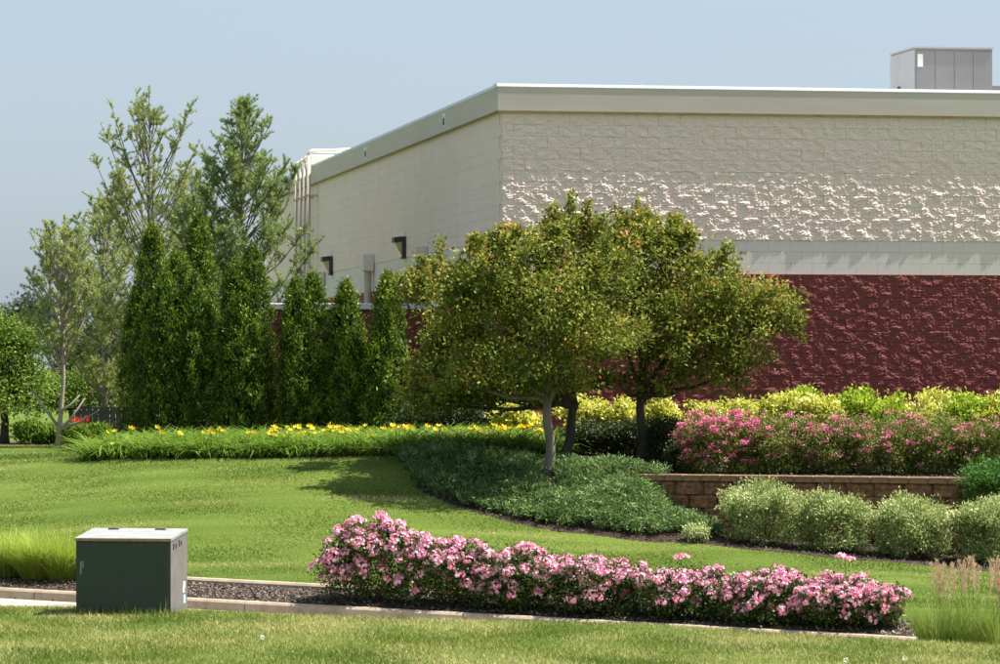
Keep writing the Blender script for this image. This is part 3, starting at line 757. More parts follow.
# ------------------------------------------------------------------ pines
def pine(px, d, top_py, tiers, label, mat, bark, r0=.09, nb=70, ntuft=9, asc=.85, low=.12, droop_x=0.0, group='pines beyond the arborvitaes', sparse=1.0, needles=16, nl=.075, limbs=()):
    base = G(px, d) - np.array((0, 0, .05)); top = CZ - (top_py - HOR) / F * d - base[2]
    o = tag(empty('pine_tree', tuple(base)), label, 'tree', group)
    tree_trunk(o, (0, 0, 0), (droop_x, 0, top * .97), r0, .012, bark, .06)
    mb = MB(); tips, tdir = [], []
    hs = np.sort(rng.uniform(low, .985, nb))
    for h in hs:
        rmax = float(np.interp(h, [t[0] for t in tiers], [t[1] for t in tiers])); ang = rng.uniform(0, 2 * np.pi)
        Lb = rmax * rng.uniform(.55, 1.1)
        p0 = np.array((droop_x * h, 0, top * h)); dirv = np.array((math.cos(ang), math.sin(ang), asc * rng.uniform(.6, 1.4) * (1 + 1.3 * h ** 3)))
        dirv /= np.linalg.norm(dirv[:2]); p1 = p0 + dirv * Lb * .55; p2 = p0 + dirv * Lb + np.array((0, 0, .22 * Lb))
        mb.tube([p0, p1, p2], [.022 * (1.2 - h), .013, .005], 5)
        nsub = max(3, int(ntuft * Lb * sparse))
        for s in range(nsub):
            k = rng.uniform(.35, 1.0) ** .8; q = p0 + (p1 - p0) * k * 2 if k < .5 else p1 + (p2 - p1) * (k - .5) * 2
            sd_ = unit(np.array((rng.normal(), rng.normal(), .55 + abs(rng.normal()) * .5))); ln = rng.uniform(.12, .46) * (1.25 - .5 * k)
            e_ = q + sd_ * ln
            mb.tube([q, e_], [.006, .003], 3)
            for u in np.arange(.25, 1.01, .19): tips.append(q + sd_ * ln * u); tdir.append(sd_)
        for u in (.8, .9, 1.0): tips.append(p1 + (p2 - p1) * u); tdir.append(unit(p2 - p1))
    for z in np.linspace(.9, .995, 7): tips.append(np.array((droop_x * z, 0, top * z))); tdir.append(np.array((0, 0, 1.0)))
    mb.build('branchwork', bark, o)['kind'] = 'stuff'
    for (lx, ly, lx2, ly2) in limbs:
        a_ = W(lx, ly, d) - base; b_ = W(lx2, ly2, d) - base
        b = MB(); b.tube([a_, (a_ + b_) / 2 + np.array((.02, 0, -.03)), b_], [.035, .024, .01], 6); b.build('limb', bark, o, smooth=True)
    C = np.array(tips); A = np.array(tdir); m = len(C); k = needles; idx = np.repeat(np.arange(m), k)
    P = C[idx] + rng.normal(size=(m * k, 3)) * .012
    D = unit(A[idx] * 1.0 + rand_dirs(m * k) * .9 + np.array((0, 0, .15)))
    T = .45 + rng.normal(size=m)[idx] * .16 + rng.normal(size=m * k) * .13
    L = rng.uniform(.6, 1.15, m * k) * nl
    v, f = blade_tris(P, D, .012, L)
    cr = link('crown', fastmesh('crown', v, f, mat, np.repeat(np.clip(T, 0, 1), 3)), o); cr['kind'] = 'stuff'
pine(150, 76, 120, [(0, .9), (.25, 1.5), (.5, 1.35), (.75, .9), (.93, .28), (1, .04)], 'tall sparse olive pine with bare upper trunk', M['pine_olive'], M['bark_grey'], .085, 120, 11, 1.15)
pine(243, 72, 106, [(0, .9), (.3, 1.35), (.55, 1.15), (.78, .6), (.93, .22), (1, .04)], 'tall fuller green pine beside the service pipes', M['pine_green'], M['bark_grey'], .085, 190, 14, .8)
pine(58, 65, 240, [(0, .25), (.25, .55), (.5, .85), (.75, .6), (.95, .2), (1, .05)], 'small pine with pale bare trunk and low dead branches', M['pine_olive'], M['bark_pale'], .05, 70, 10, .9, .35, .12,
     'pines at the lawn end', 1.0, 16, .075, limbs=[(60, 372, 92, 298), (57, 425, 28, 385), (58, 432, 85, 398), (59, 412, 80, 395), (55, 372, 40, 345), (58, 430, 100, 410)])
pine(104, 84, 205, [(0, 1.1), (.3, 1.5), (.6, 1.2), (.85, .6), (1, .05)], 'yellowish pine filling the gap left of the arborvitaes', M['pine_olive'], M['bark_grey'], .08, 120, 12, .7, .05)
pine(190, 80, 190, [(0, 1.2), (.3, 1.5), (.6, 1.2), (.85, .6), (1, .05)], 'lower pine between the two tall pines', M['pine_green'], M['bark_grey'], .08, 90, 11, .8, .1)

# ------------------------------------------------------------------ broadleaf trees at the left
def leaf_tree(px, d, blobs, label, mat, bark, r0=.09, n=160, k=60, L=.08, rad=.3, group=None):
    base = G(px, d) - np.array((0, 0, .05)); o = tag(empty('broadleaf_tree', tuple(base)), label, 'tree', group)
    BLs = [(*(W(bx, by, d + dy) - base), rx * d / F, rx * d / F * .9, ry * d / F) for (bx, by, dy, rx, ry) in blobs]
    c = np.array(BLs[0][:3]); tree_trunk(o, (0, 0, 0), c, r0, r0 * .5, bark)
    for q in BLs[1:]:
        b = MB(); b.tube([c * .6, (c * .6 + np.array(q[:3])) / 2, q[:3]], [r0 * .5, r0 * .3, .01], 6); b.build('limb', bark, o, smooth=True)
    C, O = blob_clumps(BLs, n, (.4, 1.0))
    cr = link('crown', bush_leaves('crown', C, O, k, rad, L, L * .55, mat, .0, (.48, .18)), o); cr['kind'] = 'stuff'
leaf_tree(4, 68, [(0,375,0,34,42),(22,345,.3,22,28),(-10,340,0,30,30),(8,400,-.3,34,24),(28,385,0,18,30)], 'bright green broadleaf tree at the left edge', M['decid'], M['bark_dark'], .09, 230, 60, .075, .26, 'broadleaf trees at the left')
leaf_tree(28, 210, [(25,325,0,22,30),(45,335,0,20,26),(8,340,0,18,24),(60,330,4,22,30)], 'distant grey green tree above the left lawn', M['decid_dark'], M['bark_dark'], .3, 140, 50, .3, .9, 'distant trees')
leaf_tree(110, 190, [(110,350,0,40,40),(150,340,0,40,40),(80,370,0,30,36)], 'distant tree mass behind the olive pines', M['decid_dark'], M['bark_dark'], .3, 160, 50, .3, .9, 'distant trees')
leaf_tree(230, 200, [(230,350,0,50,40),(290,355,0,50,38),(180,355,0,40,40)], 'distant tree mass behind the arborvitae row', M['decid_dark'], M['bark_dark'], .3, 160, 50, .3, .9, 'distant trees')
leaf_tree(-40, 190, [(-40,350,0,40,40),(-80,350,0,40,40),(-5,360,0,30,36)], 'distant tree partly behind the bright green one', M['decid_dark'], M['bark_dark'], .3, 130, 50, .3, .9, 'distant trees')
leaf_tree(70, 92, [(70,398,0,44,26),(105,390,0,40,30),(30,402,0,36,24),(125,400,.5,30,26)], 'rounded bushy tree low behind the pale pine trunk', M['decid'], M['bark_dark'], .08, 190, 55, .10, .34, 'broadleaf trees at the left')

# fence panel behind the small pine
fx = W(104, 420, 78); FN = tag(empty('fence_panel', (fx[0], fx[1], 2.0)), 'dark grey board fence panel beyond the lawn', 'fence')
for i in range(11):
    b = MB(); b.box(-.62 + i * .125, -.62 + i * .125 + .118, -.012, .012, -.05, .62 + random.uniform(-.012, .012)); b.build('board', M['fence'], FN)
for z in (.12, .46):
    b = MB(); b.box(-.62, .76, .013, .05, z, z + .07); b.build('rail', M['fence'], FN)

# ------------------------------------------------------------------ shrubs
def shrub(name, px, d, hw, top_py, label, cat, group, mat, n=90, k=60, L=.035, Wd=.016, rad=.12, base_z=None, dy=None, tone=(.45, .2), shell=(.55, 1), stems=5, updir=.4, skirt=.4):
    base = G(px, d)
    if base_z is not None: base[2] = base_z
    o = tag(empty(name, tuple(base)), label, cat, group)
    h = CZ - (top_py - HOR) / F * d - base[2]; rx = hw * d / F; ry = dy if dy else rx * .9
    bl = [(0, 0, h * .52, rx * .86, ry * .86, h * .48)]
    for q in range(6):
        a_ = q * 1.05 + rng.uniform(0, .8); bl.append((math.cos(a_) * rx * .5, math.sin(a_) * ry * .5, h * rng.uniform(.42, .66), rx * .48, ry * .48, h * .32))
    C, O = blob_clumps(bl, n, shell)
    ns = int(n * skirt); aa = rng.uniform(0, 6.28, ns); r_ = rng.uniform(.35, .86, ns)
    C = np.concatenate([C, np.stack([np.cos(aa) * rx * r_, np.sin(aa) * ry * r_, rng.uniform(.05, .42, ns) * h], 1)]); O = np.concatenate([O, np.stack([np.cos(aa), np.sin(aa), np.zeros(ns)], 1)])
    C[:, 2] = np.clip(C[:, 2], .04, h * 1.02)
    me = bush_leaves('foliage', C, O, k, rad, L, Wd, mat, updir, tone)
    f = link('foliage', me, o); f['kind'] = 'stuff'
    for s in range(stems):
        a_ = rng.uniform(0, 6.28); b = MB(); b.tube([(0.05 * math.cos(a_), .05 * math.sin(a_), -.05), (rx * .3 * math.cos(a_), ry * .3 * math.sin(a_), h * .35), (rx * .55 * math.cos(a_), ry * .55 * math.sin(a_), h * .7)], [.012, .008, .004], 5); b.build('stem', M['stem'], o)
    return o, rx, ry, h, C, O

# rose flower cluster meshes
def cluster_mesh(i):
    n = 20; d = rand_dirs(n); d[:, 2] = np.abs(d[:, 2]) * .75 + .1; d = unit(d)
    c = d * np.array((.085, .085, .05)) * rng.uniform(.55, 1.0, (n, 1))
    Cs, Ds, Ns, Ts, Ls = [], [], [], [], []
    for p, q in zip(c, d):
        u = unit(np.cross(q, rand_dirs(1)[0])); v = np.cross(q, u); tn = np.clip(rng.normal(.48, .18), 0, 1); r_ = rng.uniform(.017, .028)
        for j in range(5):
            an = j * 1.2566; e_ = u * math.cos(an) + v * math.sin(an)
            Cs.append(p); Ds.append(e_ + q * .45); Ns.append(q); Ts.append(tn + rng.normal() * .12); Ls.append(r_)
    Ls = np.array(Ls)
    return leafmesh('flower_cluster', np.array(Cs), np.array(Ds), np.array(Ns), Ls * 1.15, Ls * 1.05, np.array(Ts), M['rose'], -.1)
clus = [cluster_mesh(i) for i in range(9)]
def rose(px, hw, top_py, label, nfl, t=.66, extra=()):
    x = (px - PX0) / F * 49
    for _ in range(6): dd = float(curbY(x)) + t / .94; x = (px - PX0) / F * dd
    o, rx, ry, h, C, O = shrub('rose_shrub', px, dd, hw, top_py + 5, label, 'shrub', 'pink roses along the island curb', M['rose_leaf'], 170, 60, .046, .029, .13, dy=.50, stems=7, updir=.2)
    # blossom over the sunny top and faces
    placed = []; tries = 0
    while len(placed) < nfl * 1.4 and tries < 7000:
        tries += 1
        i = rng.integers(len(C)); p = C[i].copy(); q = O[i]
        p = p + unit(q + np.array((0, 0, .5))) * rng.uniform(.02, .11)
        hh = p[2] / h
        if hh < .22: continue
        if rng.uniform() > np.interp(hh, [.22, .45, .62, 1.0], [.06, .42, .95, 1.0]): continue
        if q[1] > .45 and hh < .8: continue
        if any((p[0]-a[0])**2 + (p[1]-a[1])**2 + (p[2]-a[2])**2 < .0062 for a in placed): continue
        placed.append(p)
        tilt = unit(q * .8 + np.array((0, -.15, .75)))
        f = link('flower_cluster', clus[rng.integers(9)], o, tuple(p), 0, rng.uniform(.75, 1.35))
        f.rotation_euler = Vector(tilt).to_track_quat('Z', 'Y').to_euler()
    for (ex, ey) in extra:
        p = W(ex, ey, dd) - np.array(o.location)
        b = MB(); b.tube([(p[0] * .8, 0, h * .8), tuple(p)], [.006, .004], 4); b.build('stem', M['stem'], o)
        for q in range(2): link('flower_cluster', clus[rng.integers(9)], o, (p[0] + (q - .5) * .1, p[1], p[2] + rng.uniform(-.03, .02)), rng.uniform(0, 6))
rose(372, 57, 516, 'largest pink rose shrub at the left end of the row', 100, extra=[(380, 516)])
rose(447, 52, 535, 'pink rose shrub second from the left end of the row', 74)
rose(522, 52, 545, 'pink rose shrub third from the left end of the row', 74)
rose(600, 55, 552, 'pink rose shrub in the middle of the row', 76)
rose(683, 54, 566, 'pink rose shrub third from the right, lone bloom above it', 56, extra=[(681, 557)])
rose(768, 50, 569, 'pink rose shrub second from the right end of the row', 76)
rose(853, 58, 574, 'pink rose shrub at the right end beside tan plumes', 92, extra=[(845, 558)])

# silver green shrubs before the retaining wall
for px, hw, ty, d, lb in ((764, 45, 482, 54.35, 'silvery green shrub farthest left before the retaining wall'), (836, 38, 492, 53.95, 'silvery green shrub second from left, the smallest of its row'),
                       (913, 43, 493, 53.6, 'silvery green shrub third along the retaining wall'), (990, 36, 497, 53.2, 'silvery green shrub cut by the right edge of the picture')):
    shrub('silver_shrub', px, d, hw, ty, lb, 'shrub', 'silvery green shrubs before the retaining wall', M['silver'], 210, 58, .052, .019, .12, tone=(.48, .24), updir=.7)
shrub('low_shrub', 697, 54.0, 14, 525, 'tiny yellow green shrub in mulch beside the juniper', 'shrub', None, M['silver'], 30, 24, .04, .02, .08, tone=(.5, .25))
# bright juniper at the right edge on the retaining wall
shrub('green_juniper', 1000, 54.2, 46, 455, 'bright green spreading juniper at the right end of retaining wall', 'shrub', None, M['juniper_green'], 150, 60, .07, .014, .11, base_z=1.15, dy=.5)

# spireas behind the wall
def spirea(px, d, hw, ty, label, nfl):
    o, rx, ry, h, C, O = shrub('spirea_shrub', px, d, hw, ty, label, 'shrub', 'pink spireas above the retaining wall', M['spirea_leaf'], 170, 56, .046, .020, .12, skirt=.8, base_z=WALL_TOP - .05, dy=.62, updir=.6, tone=(.5, .22))
    i = rng.integers(len(C), size=nfl * 4); P = C[i] + unit(O[i] + np.array((0, 0, .6))) * rng.uniform(.03, .12, (nfl * 4, 1))
    ok = (P[:, 2] > .18 * h) & (rng.uniform(size=len(P)) < np.clip(P[:, 2] / h, .25, .8)) & (O[i][:, 1] < .3); P = P[ok][:nfl]
    k = 16; idx = np.repeat(np.arange(len(P)), k); off = rng.normal(size=(len(idx), 3)) * np.array((.034, .034, .014))
    T = .5 + rng.normal(size=len(P))[idx] * .18 + rng.normal(size=len(idx)) * .15
    me = leafmesh('blossom', P[idx] + off, rand_dirs(len(idx)) + np.array((0, 0, .3)), rand_dirs(len(idx)) * .5 + np.array((0, -.3, 1.0)), .026, .024, T, M['spirea_bloom'])
    link('blossom', me, o)['kind'] = 'stuff'
for px, d, hw, ty, n, lb in ((722, 57.0, 50, 410, 420, 'pink spirea farthest left, thickest with blossom'), (784, 56.9, 44, 413, 90, 'spirea with reddish green top, second from left'), (836, 56.7, 42, 413, 170, 'pink spirea in the middle of the row over the wall'),
                          (888, 56.4, 42, 413, 140, 'spirea third from right with scattered blossom'), (940, 56.2, 42, 414, 70, 'spirea second from right, mostly green'), (994, 56.0, 42, 415, 60, 'spirea at the right edge above bright juniper')):
    spirea(px, d, hw, ty, lb, n)
# gold shrubs at the foot of the red wall
for px, d, hw, ty, mt, lb in ((514, 62.0, 24, 399, 'gold', 'round golden shrub left of the grey crabapple trunk'), (585, 62.0, 26, 397, 'gold', 'golden shrub between the dark leaning trunk and the third trunk'), (626, 61.8, 16, 398, 'gold', 'small round golden shrub left of the third trunk'),
                          (660, 61.8, 20, 394, 'gold', 'golden shrub right of the third crabapple trunk'), (700, 60.2, 22, 402, 'gold', 'flat golden shrub behind the leftmost spirea'), (735, 60.2, 26, 398, 'gold', 'low golden shrub under the crabapple branches'),
                          (782, 59.8, 26, 396, 'gold', 'golden shrub behind the second spirea'), (818, 59.6, 26, 391, 'gold', 'golden shrub left of the tall lime one'), (857, 59.8, 22, 382, 'lime', 'tallest lime green shrub against the red wall'),
                          (800, 60.4, 22, 385, 'lime', 'lime green shrub with upright shoots under crabapple tip'), (893, 59.6, 24, 393, 'lime', 'lime shrub right of the tallest one'), (930, 59.4, 28, 390, 'gold', 'golden shrub third from the right edge'), (968, 59.2, 26, 388, 'lime', 'lime green shrub second from the right edge'), (1004, 59.2, 26, 391, 'gold', 'golden shrub at the right edge by the red wall')):
    shrub('golden_shrub', px, d, hw, ty, lb, 'shrub', 'golden shrubs along the red wall', M[mt], 110, 46, .075, .038, .12, base_z=1.92, tone=(.55, .25), updir=.5)
# dark shrubs in the shade of the crabapples
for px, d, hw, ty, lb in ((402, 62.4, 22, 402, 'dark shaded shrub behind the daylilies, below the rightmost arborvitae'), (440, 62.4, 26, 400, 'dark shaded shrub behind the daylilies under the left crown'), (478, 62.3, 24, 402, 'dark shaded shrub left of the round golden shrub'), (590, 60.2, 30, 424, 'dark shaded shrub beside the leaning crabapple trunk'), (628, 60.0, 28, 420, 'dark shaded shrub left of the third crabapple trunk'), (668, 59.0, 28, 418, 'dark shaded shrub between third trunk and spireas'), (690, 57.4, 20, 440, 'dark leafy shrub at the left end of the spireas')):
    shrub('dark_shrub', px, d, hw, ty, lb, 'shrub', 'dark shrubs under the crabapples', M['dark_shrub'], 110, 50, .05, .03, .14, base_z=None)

# ------------------------------------------------------------------ juniper bank
def scatter(P, n, dens=None):
    x0, y0 = P.min(0); x1, y1 = P.max(0); out = []
    got = 0
    while got < n:
        q = rng.uniform((x0, y0), (x1, y1), (n, 2)); ok = inside(P, q[:, 0], q[:, 1]); out.append(q[ok]); got += ok.sum()
    return np.concatenate(out)[:n]
JP = poly([(a, b + .26) for a, b in front_edge if a <= 660] + [(690, 54.35), (718, 54.45), (712, 55.0), (672, 55.9), (650, 56.7), (620, 57.0), (570, 57.6), (520, 58.4), (470, 59.0), (410, 59.3)])
c = scatter(JP, 4600); tb = G(548, 57.2)[:2]; c = c[np.hypot((c[:, 0] - tb[0]) / .22, (c[:, 1] - tb[1] + .55) / .75) > 1]
def edge_dist(P, q):
    dmin = np.full(len(q), 9.0)
    for i in range(len(P)):
        a, b_ = P[i], P[(i + 1) % len(P)]; ab = b_ - a; tt = np.clip(((q - a) @ ab) / (ab @ ab), 0, 1)
        dmin = np.minimum(dmin, np.hypot(*(q - a - tt[:, None] * ab).T))
    return dmin
ed = edge_dist(JP, c)
hh = (.06 + .13 * np.clip(ed / .5, 0, 1)) * (.75 + .55 * np.sin(c[:, 0] * 3.1 + 1.3 * np.sin(c[:, 1] * 2.3)) * np.sin(c[:, 1] * 2.7 + c[:, 0])) + rng.uniform(-.05, .05, len(c))
C = np.stack([c[:, 0], c[:, 1], H(c[:, 0], c[:, 1]) + np.clip(hh, .04, 1)], 1)
az = rng.uniform(0, 6.28, len(c)); O = unit(np.stack([np.cos(az), np.sin(az) - .4, np.full(len(c), .35)], 1))
k = 28; idx = np.repeat(np.arange(len(C)), k); u = rng.uniform(0, 1, len(idx))
P = C[idx] + O[idx] * (u * .24 - .1)[:, None] + rng.normal(size=(len(idx), 3)) * np.array((.035, .035, .025))
D = unit(O[idx] + rand_dirs(len(idx)) * .8 + np.array((0, 0, .35))); N = unit(rand_dirs(len(idx)) * .7 + np.array((0, 0, 1.0)))
T = .40 + u * .20 + rng.normal(size=len(C))[idx] * .17 + rng.normal(size=len(idx)) * .14
tag(link('juniper_groundcover', leafmesh('juniper_groundcover', P, D, N, rng.uniform(.05, .095, len(idx)), rng.uniform(.012, .021, len(idx)), T, M['juniper'], .08)),
    'blue green creeping juniper carpeting the bank under the trees', 'groundcover', kind='stuff')

# ------------------------------------------------------------------ daylilies
c = scatter(LILY, 2300)
base = np.stack([c[:, 0], c[:, 1], H(c[:, 0], c[:, 1])], 1)
k = 9; idx = np.repeat(np.arange(len(base)), k); az = rng.uniform(0, 6.28, len(idx))
D0 = unit(np.stack([np.cos(az) * .6, np.sin(az) * .6, np.ones(len(idx))], 1))
v, f, kk = straps(base[idx] + rng.normal(size=(len(idx), 3)) * np.array((.05, .05, 0)), D0, rng.uniform(.42, .78, len(idx)), rng.uniform(.018, .032, len(idx)), rng.uniform(.25, .55, len(idx)), 3)
T = .45 + rng.normal(size=len(base))[idx] * .12 + rng.normal(size=len(idx)) * .18
LB = tag(link('daylily_bed', fastmesh('daylily_bed', v, f, M['daylily'], np.repeat(np.clip(T, 0, 1), kk))), 'long bed of green strap leaved daylilies with yellow blooms', 'flower bed', kind='stuff')
def lily_mesh():
    Cs, Ds, Ns = [], [], []
    for j in range(6):
        an = j * 1.047; e_ = np.array((math.cos(an), math.sin(an), .75)); Cs.append((0, 0, 0)); Ds.append(e_); Ns.append(np.array((-math.cos(an), -math.sin(an), 1.2)))
    me = leafmesh('flower', np.array(Cs), np.array(Ds), np.array(Ns), .070, .042, np.clip(rng.normal(.5, .25, 6), 0, 1), M['yellow'], -.08); return me
lm = [lily_mesh() for _ in range(5)]
lil = [(115,432),(130,441),(161,439),(180,435),(253,434),(258,437),(229,447),(275,443),(284,436),(300,434),(307,433),(303,437),(312,430),(316,435),(325,433),(331,429),(338,432),(346,430),(349,434),(352,441),(367,435),(371,434),(375,436),(384,430),(400,427),(405,427),(404,431),(422,433),(443,432),(447,431),(463,433),(468,437),(486,433),(494,426),(497,429),(512,439),(523,438),(530,425),(533,420),(535,423),(566,425),(579,424),(270,434),(357,434),(390,429),(436,434),(455,431),(478,430),(505,432),(113,445),(107,433)]
lil += [(float(rng.uniform(110, 560)), float(rng.uniform(427, 441))) for _ in range(20)] + [(float(rng.uniform(270, 540)), float(rng.uniform(426, 438))) for _ in range(95)]
for (a_, b_) in lil:
    d = rng.uniform(60.0, 61.5); p = W(a_, b_, d)
    for q in range(2 if rng.uniform() < .25 else 1):
        pp = p + rng.normal(size=3) * np.array((.05, .05, .02)) * q
        fl = link('flower', lm[rng.integers(5)], LB, tuple(pp), rng.uniform(0, 6), rng.uniform(.8, 1.15)); fl.rotation_euler[0] = rng.uniform(.1, .9)
        gz = float(H(pp[0], pp[1])); b = MB(); b.tube([(pp[0], pp[1], gz), tuple(pp)], .005, 4); b.build('flower_stalk', M['daylily'], LB)

# ------------------------------------------------------------------ ornamental grasses
def grass_clump(name, px, d, hw, ty, n, label, cat, group, mat, droop=(.12, .35), spread=.35, wd=.008, plumes=0, ptop=None):
    base = G(px, d); o = tag(empty(name, tuple(base)), label, cat, group); h = CZ - (ty - HOR) / F * d - base[2]; rx = hw * d / F
    az = rng.uniform(0, 6.28, n); rr = np.sqrt(rng.uniform(0, 1, n)) * rx * .55
    C = np.stack([np.cos(az) * rr, np.sin(az) * rr, np.full(n, -.03)], 1)
    az2 = az + rng.normal(size=n) * .7; D0 = unit(np.stack([np.cos(az2) * spread, np.sin(az2) * spread, np.ones(n)], 1))
    v, f, kk = straps(C, D0, h * rng.uniform(.6, 1.15, n), wd * rng.uniform(.7, 1.3, n), rng.uniform(*droop, n), 4)
    link('blades', fastmesh('blades', v, f, mat, np.repeat(np.clip(.5 + rng.normal(size=n) * .22, 0, 1), kk)), o)['kind'] = 'stuff'
    for i in range(plumes):
        a_ = rng.uniform(0, 6.28); r_ = rng.uniform(0, .5) * rx; ph = CZ - (ptop + rng.uniform(-6, 14) - HOR) / F * d - base[2]
        p0 = np.array((math.cos(a_) * r_, math.sin(a_) * r_, 0)); p1 = np.array((math.cos(a_) * r_ * 1.9 + rng.normal() * .05, math.sin(a_) * r_ * 1.6, ph))
        b = MB(); b.tube([p0, (p0 + p1) / 2, p1], [.004, .003, .002], 4); st = b.build('plume_stalk', M['plume'], o)
        m = 130; u = rng.uniform(0, 1, m) ** 1.2; ax = unit(p1 - p0); q = p1 - ax * (u * .34)[:, None] + rng.normal(size=(m, 3)) * .012
        me = leafmesh('plume', q, ax + rand_dirs(m) * .5, rand_dirs(m), .045, .007, .5 + rng.normal(size=m) * .2, M['plume']); link('plume', me, o)
for px, d, hw, ty, lb in ((8, 51.7, 26, 513, 'fountain grass tuft at the left edge behind the curb'), (36, 51.4, 24, 518, 'middle fountain grass tuft left of the transformer box'), (62, 51.3, 22, 516, 'fountain grass tuft touching the transformer box outline')):
    grass_clump('fountain_grass', px, d, hw, ty, 1700, lb, 'grass clump', 'fountain grasses left of the box', M['tallgrass'], (.10, .32), .5)
for px, d, hw, ty, pl, lb in ((938, 45.2, 22, 592, 10, 'feather grass with tan plumes nearest the pink roses'), (972, 45.0, 24, 590, 11, 'middle clump of feather grass with tan plumes'), (1003, 44.8, 22, 592, 10, 'feather grass with tan plumes at the right edge')):
    grass_clump('feather_grass', px, d, hw, ty, 850, lb, 'grass clump', 'plumed grasses at the right', M['feather'], (.04, .24), .34, .006, pl, 562)
for px, d, hw, ty, lb in ((600, 57.6, 16, 455, 'bright strap leaved clump beside the grey crabapple trunk'), (618, 57.5, 14, 456, 'bright strap leaved clump farther from the grey trunk')):
    grass_clump('strap_leaf_clump', px, d, hw, ty, 500, lb, 'plant', 'strap leaved clumps under the crabapples', M['daylily'], (.2, .5), .6, .014)
# perennials and red blooms at the far end of the lawn
for px, d, hw, ty, lb in ((30, 67.5, 16, 425, 'leafy perennial clump in the far bed, left of pale trunk'), (48, 67.4, 12, 430, 'low perennial clump just left of the pale trunk'), (72, 67.3, 16, 428, 'low perennial clump right of the pale trunk'), (95, 67.6, 14, 427, 'perennial clump under the grey fence')):
    shrub('perennial_clump', px, d, hw, ty, lb, 'plant', 'perennials in the far bed', M['daylily'], 60, 30, .12, .03, .10, stems=0, updir=.9)
o = tag(empty('red_flower_plant', tuple(G(79, 69))), 'cluster of bright red blooms beyond the pale trunk', 'plant')
b = MB()
for dx in (-.12, 0, .14): b.tube([(dx * .4, 0, 0), (dx, 0, .42)], .01, 4)
b.build('stem', M['daylily'], o)
C = np.array([(dx, 0, z) for dx, z in ((-.12, .40), (-.02, .43), (.05, .36), (.13, .45), (.09, .38))]); idx = np.repeat(np.arange(5), 40)
link('bloom', leafmesh('bloom', C[idx] + rng.normal(size=(200, 3)) * .022, rand_dirs(200), rand_dirs(200), .04, .035, rng.uniform(0, 1, 200), M['redflower']), o)['kind'] = 'stuff'

# ------------------------------------------------------------------ turf blades and mulch chips
def blades(name, n, ylo, yhi, L, wd, tone, label, tlo, thi, lean=.45, band=.55, dry=0.0, bx=.16, by=1.5):
    d = rng.uniform(ylo ** 2, yhi ** 2, n) ** .5; px = rng.uniform(-25, 1025, n); x = (px - PX0) / F * d
    t = tdist(x, d); ok = (t > tlo) & (t < thi) & ~bedmask(x, d); x, d = x[ok], d[ok]
    C = np.stack([x, d, H(x, d) - .005], 1); m = len(C)
    D = unit(rand_dirs(m) * lean + np.array((0, 0, 1.0)))
    pat = np.array([mnoise.noise(Vector((a * bx, b_ * by, 3.1))) for a, b_ in zip(x[::1], d[::1])]) if m < 400000 else 0
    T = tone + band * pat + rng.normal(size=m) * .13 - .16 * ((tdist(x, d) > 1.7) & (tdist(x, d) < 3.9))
    if dry > 0:
        pd = np.array([mnoise.noise(Vector((a * .9, b_ * .6, 7.7))) for a, b_ in zip(x, d)])
        T = np.where(rng.uniform(size=m) < np.clip(dry * (1 + 3.2 * pd), .02, .8), rng.uniform(.85, 1.0, m), T)
    v, f = blade_tris(C, D, rng.uniform(.7, 1.3, m) * wd, rng.uniform(.55, 1.25, m) * L)
    tag(link(name, fastmesh(name, v, f, M['blade'], np.repeat(np.clip(T, 0, 1), 3))), label, 'grass', kind='stuff')
blades('verge_grass', 280000, 35.5, 49, .06, .008, .64, 'longer green and straw verge grass in the foreground', -99, -2.5, .9, band=.4, dry=.30, bx=.6, by=.35)
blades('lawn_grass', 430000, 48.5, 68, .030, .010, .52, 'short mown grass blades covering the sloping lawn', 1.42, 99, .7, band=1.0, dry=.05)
bo = bpy.data.objects['transformer_box']; n = 420; lx = rng.uniform(-.68, .70, n); ly = rng.uniform(-.16, -.03, n); ca, sa = math.cos(bo.rotation_euler[2]), math.sin(bo.rotation_euler[2])
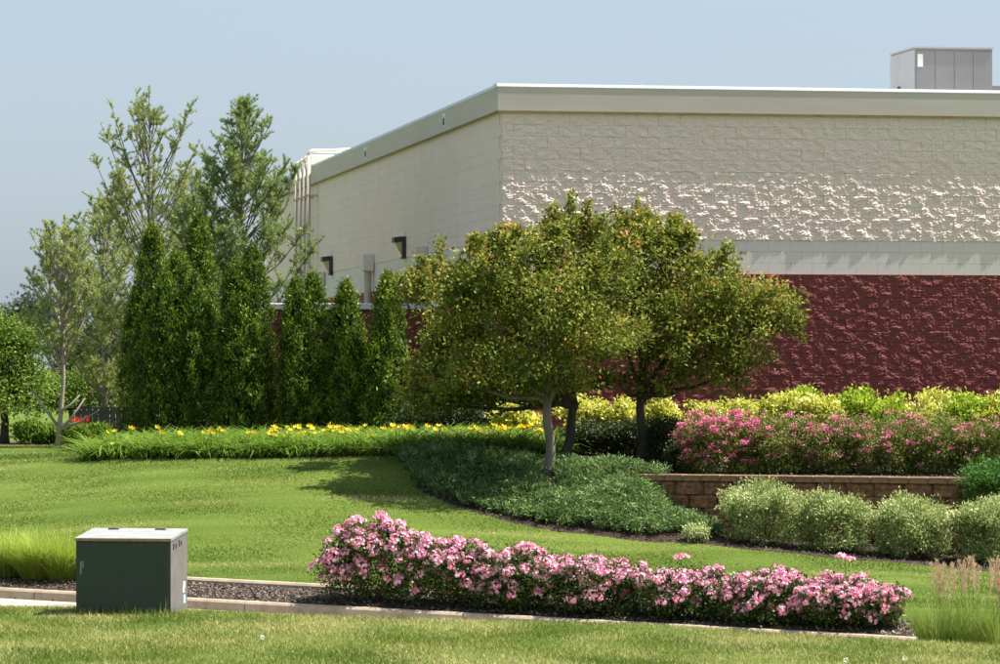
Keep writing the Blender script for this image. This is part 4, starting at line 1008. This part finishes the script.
x = bo.location.x + lx * ca - ly * sa; y = bo.location.y + lx * sa + ly * ca
v, f = blade_tris(np.stack([x, y, H(x, y)], 1), unit(rand_dirs(n) * .4 + np.array((0, 0, 1.0))), .011, rng.uniform(.05, .12, n) + .16 * (rng.uniform(size=n) < .06))
tag(link('box_weeds', fastmesh('box_weeds', v, f, M['blade'], np.repeat(np.clip(.6 + rng.normal(size=n) * .25, 0, 1), 3))), 'uncut grass and weeds at the foot of the transformer box', 'grass', kind='stuff')
n = 26000; x = rng.uniform(-8.5, 5.4, n); t = rng.uniform(.18, 1.25, n); y = curbY(x) + t / .94
C = np.stack([x, y, H(x, y) + rng.uniform(0, .02, n)], 1)
tag(link('mulch_chips', leafmesh('mulch_chips', C, rand_dirs(n) * np.array((1, 1, .35)), rand_dirs(n) * .4 + np.array((0, 0, 1.0)), rng.uniform(.02, .06, n), rng.uniform(.01, .03, n), rng.beta(2, 2.2, n), M['chip'])), 'greyish wood chips covering the island bed', 'mulch', kind='stuff')
n = 26000; q = scatter(JUNI, n); C = np.stack([q[:, 0], q[:, 1], H(q[:, 0], q[:, 1]) + .008], 1)
tag(link('bark_mulch', leafmesh('bark_mulch', C, rand_dirs(n) * np.array((1, 1, .35)), rand_dirs(n) * .4 + np.array((0, 0, 1.0)), rng.uniform(.02, .06, n), rng.uniform(.01, .03, n), rng.beta(1.4, 4.5, n), M['chip'])), 'dark bark mulch edging the juniper and silver shrubs', 'mulch', kind='stuff')
# white clover heads in the verge
for (a_, b_, lb) in ((905, 653, 'white clover head in the foreground grass at lower right'), (846, 656, 'white clover head in front of the right end rose'), (262, 640, 'white clover head in grass right of the transformer box')):
    d = 3600 * 3.15 / (b_ - 366); g = G(a_, d)
    m = 26; pts = rand_dirs(m) * .016 + np.array((0, 0, .06))
    o = link('clover_flower', leafmesh('clover_flower', pts, pts - np.array((0, 0, .06)), rand_dirs(m), .02, .013, rng.uniform(0, 1, m), M['clover']), None, tuple(g))
    tag(o, lb, 'flower', 'clover heads in the verge')
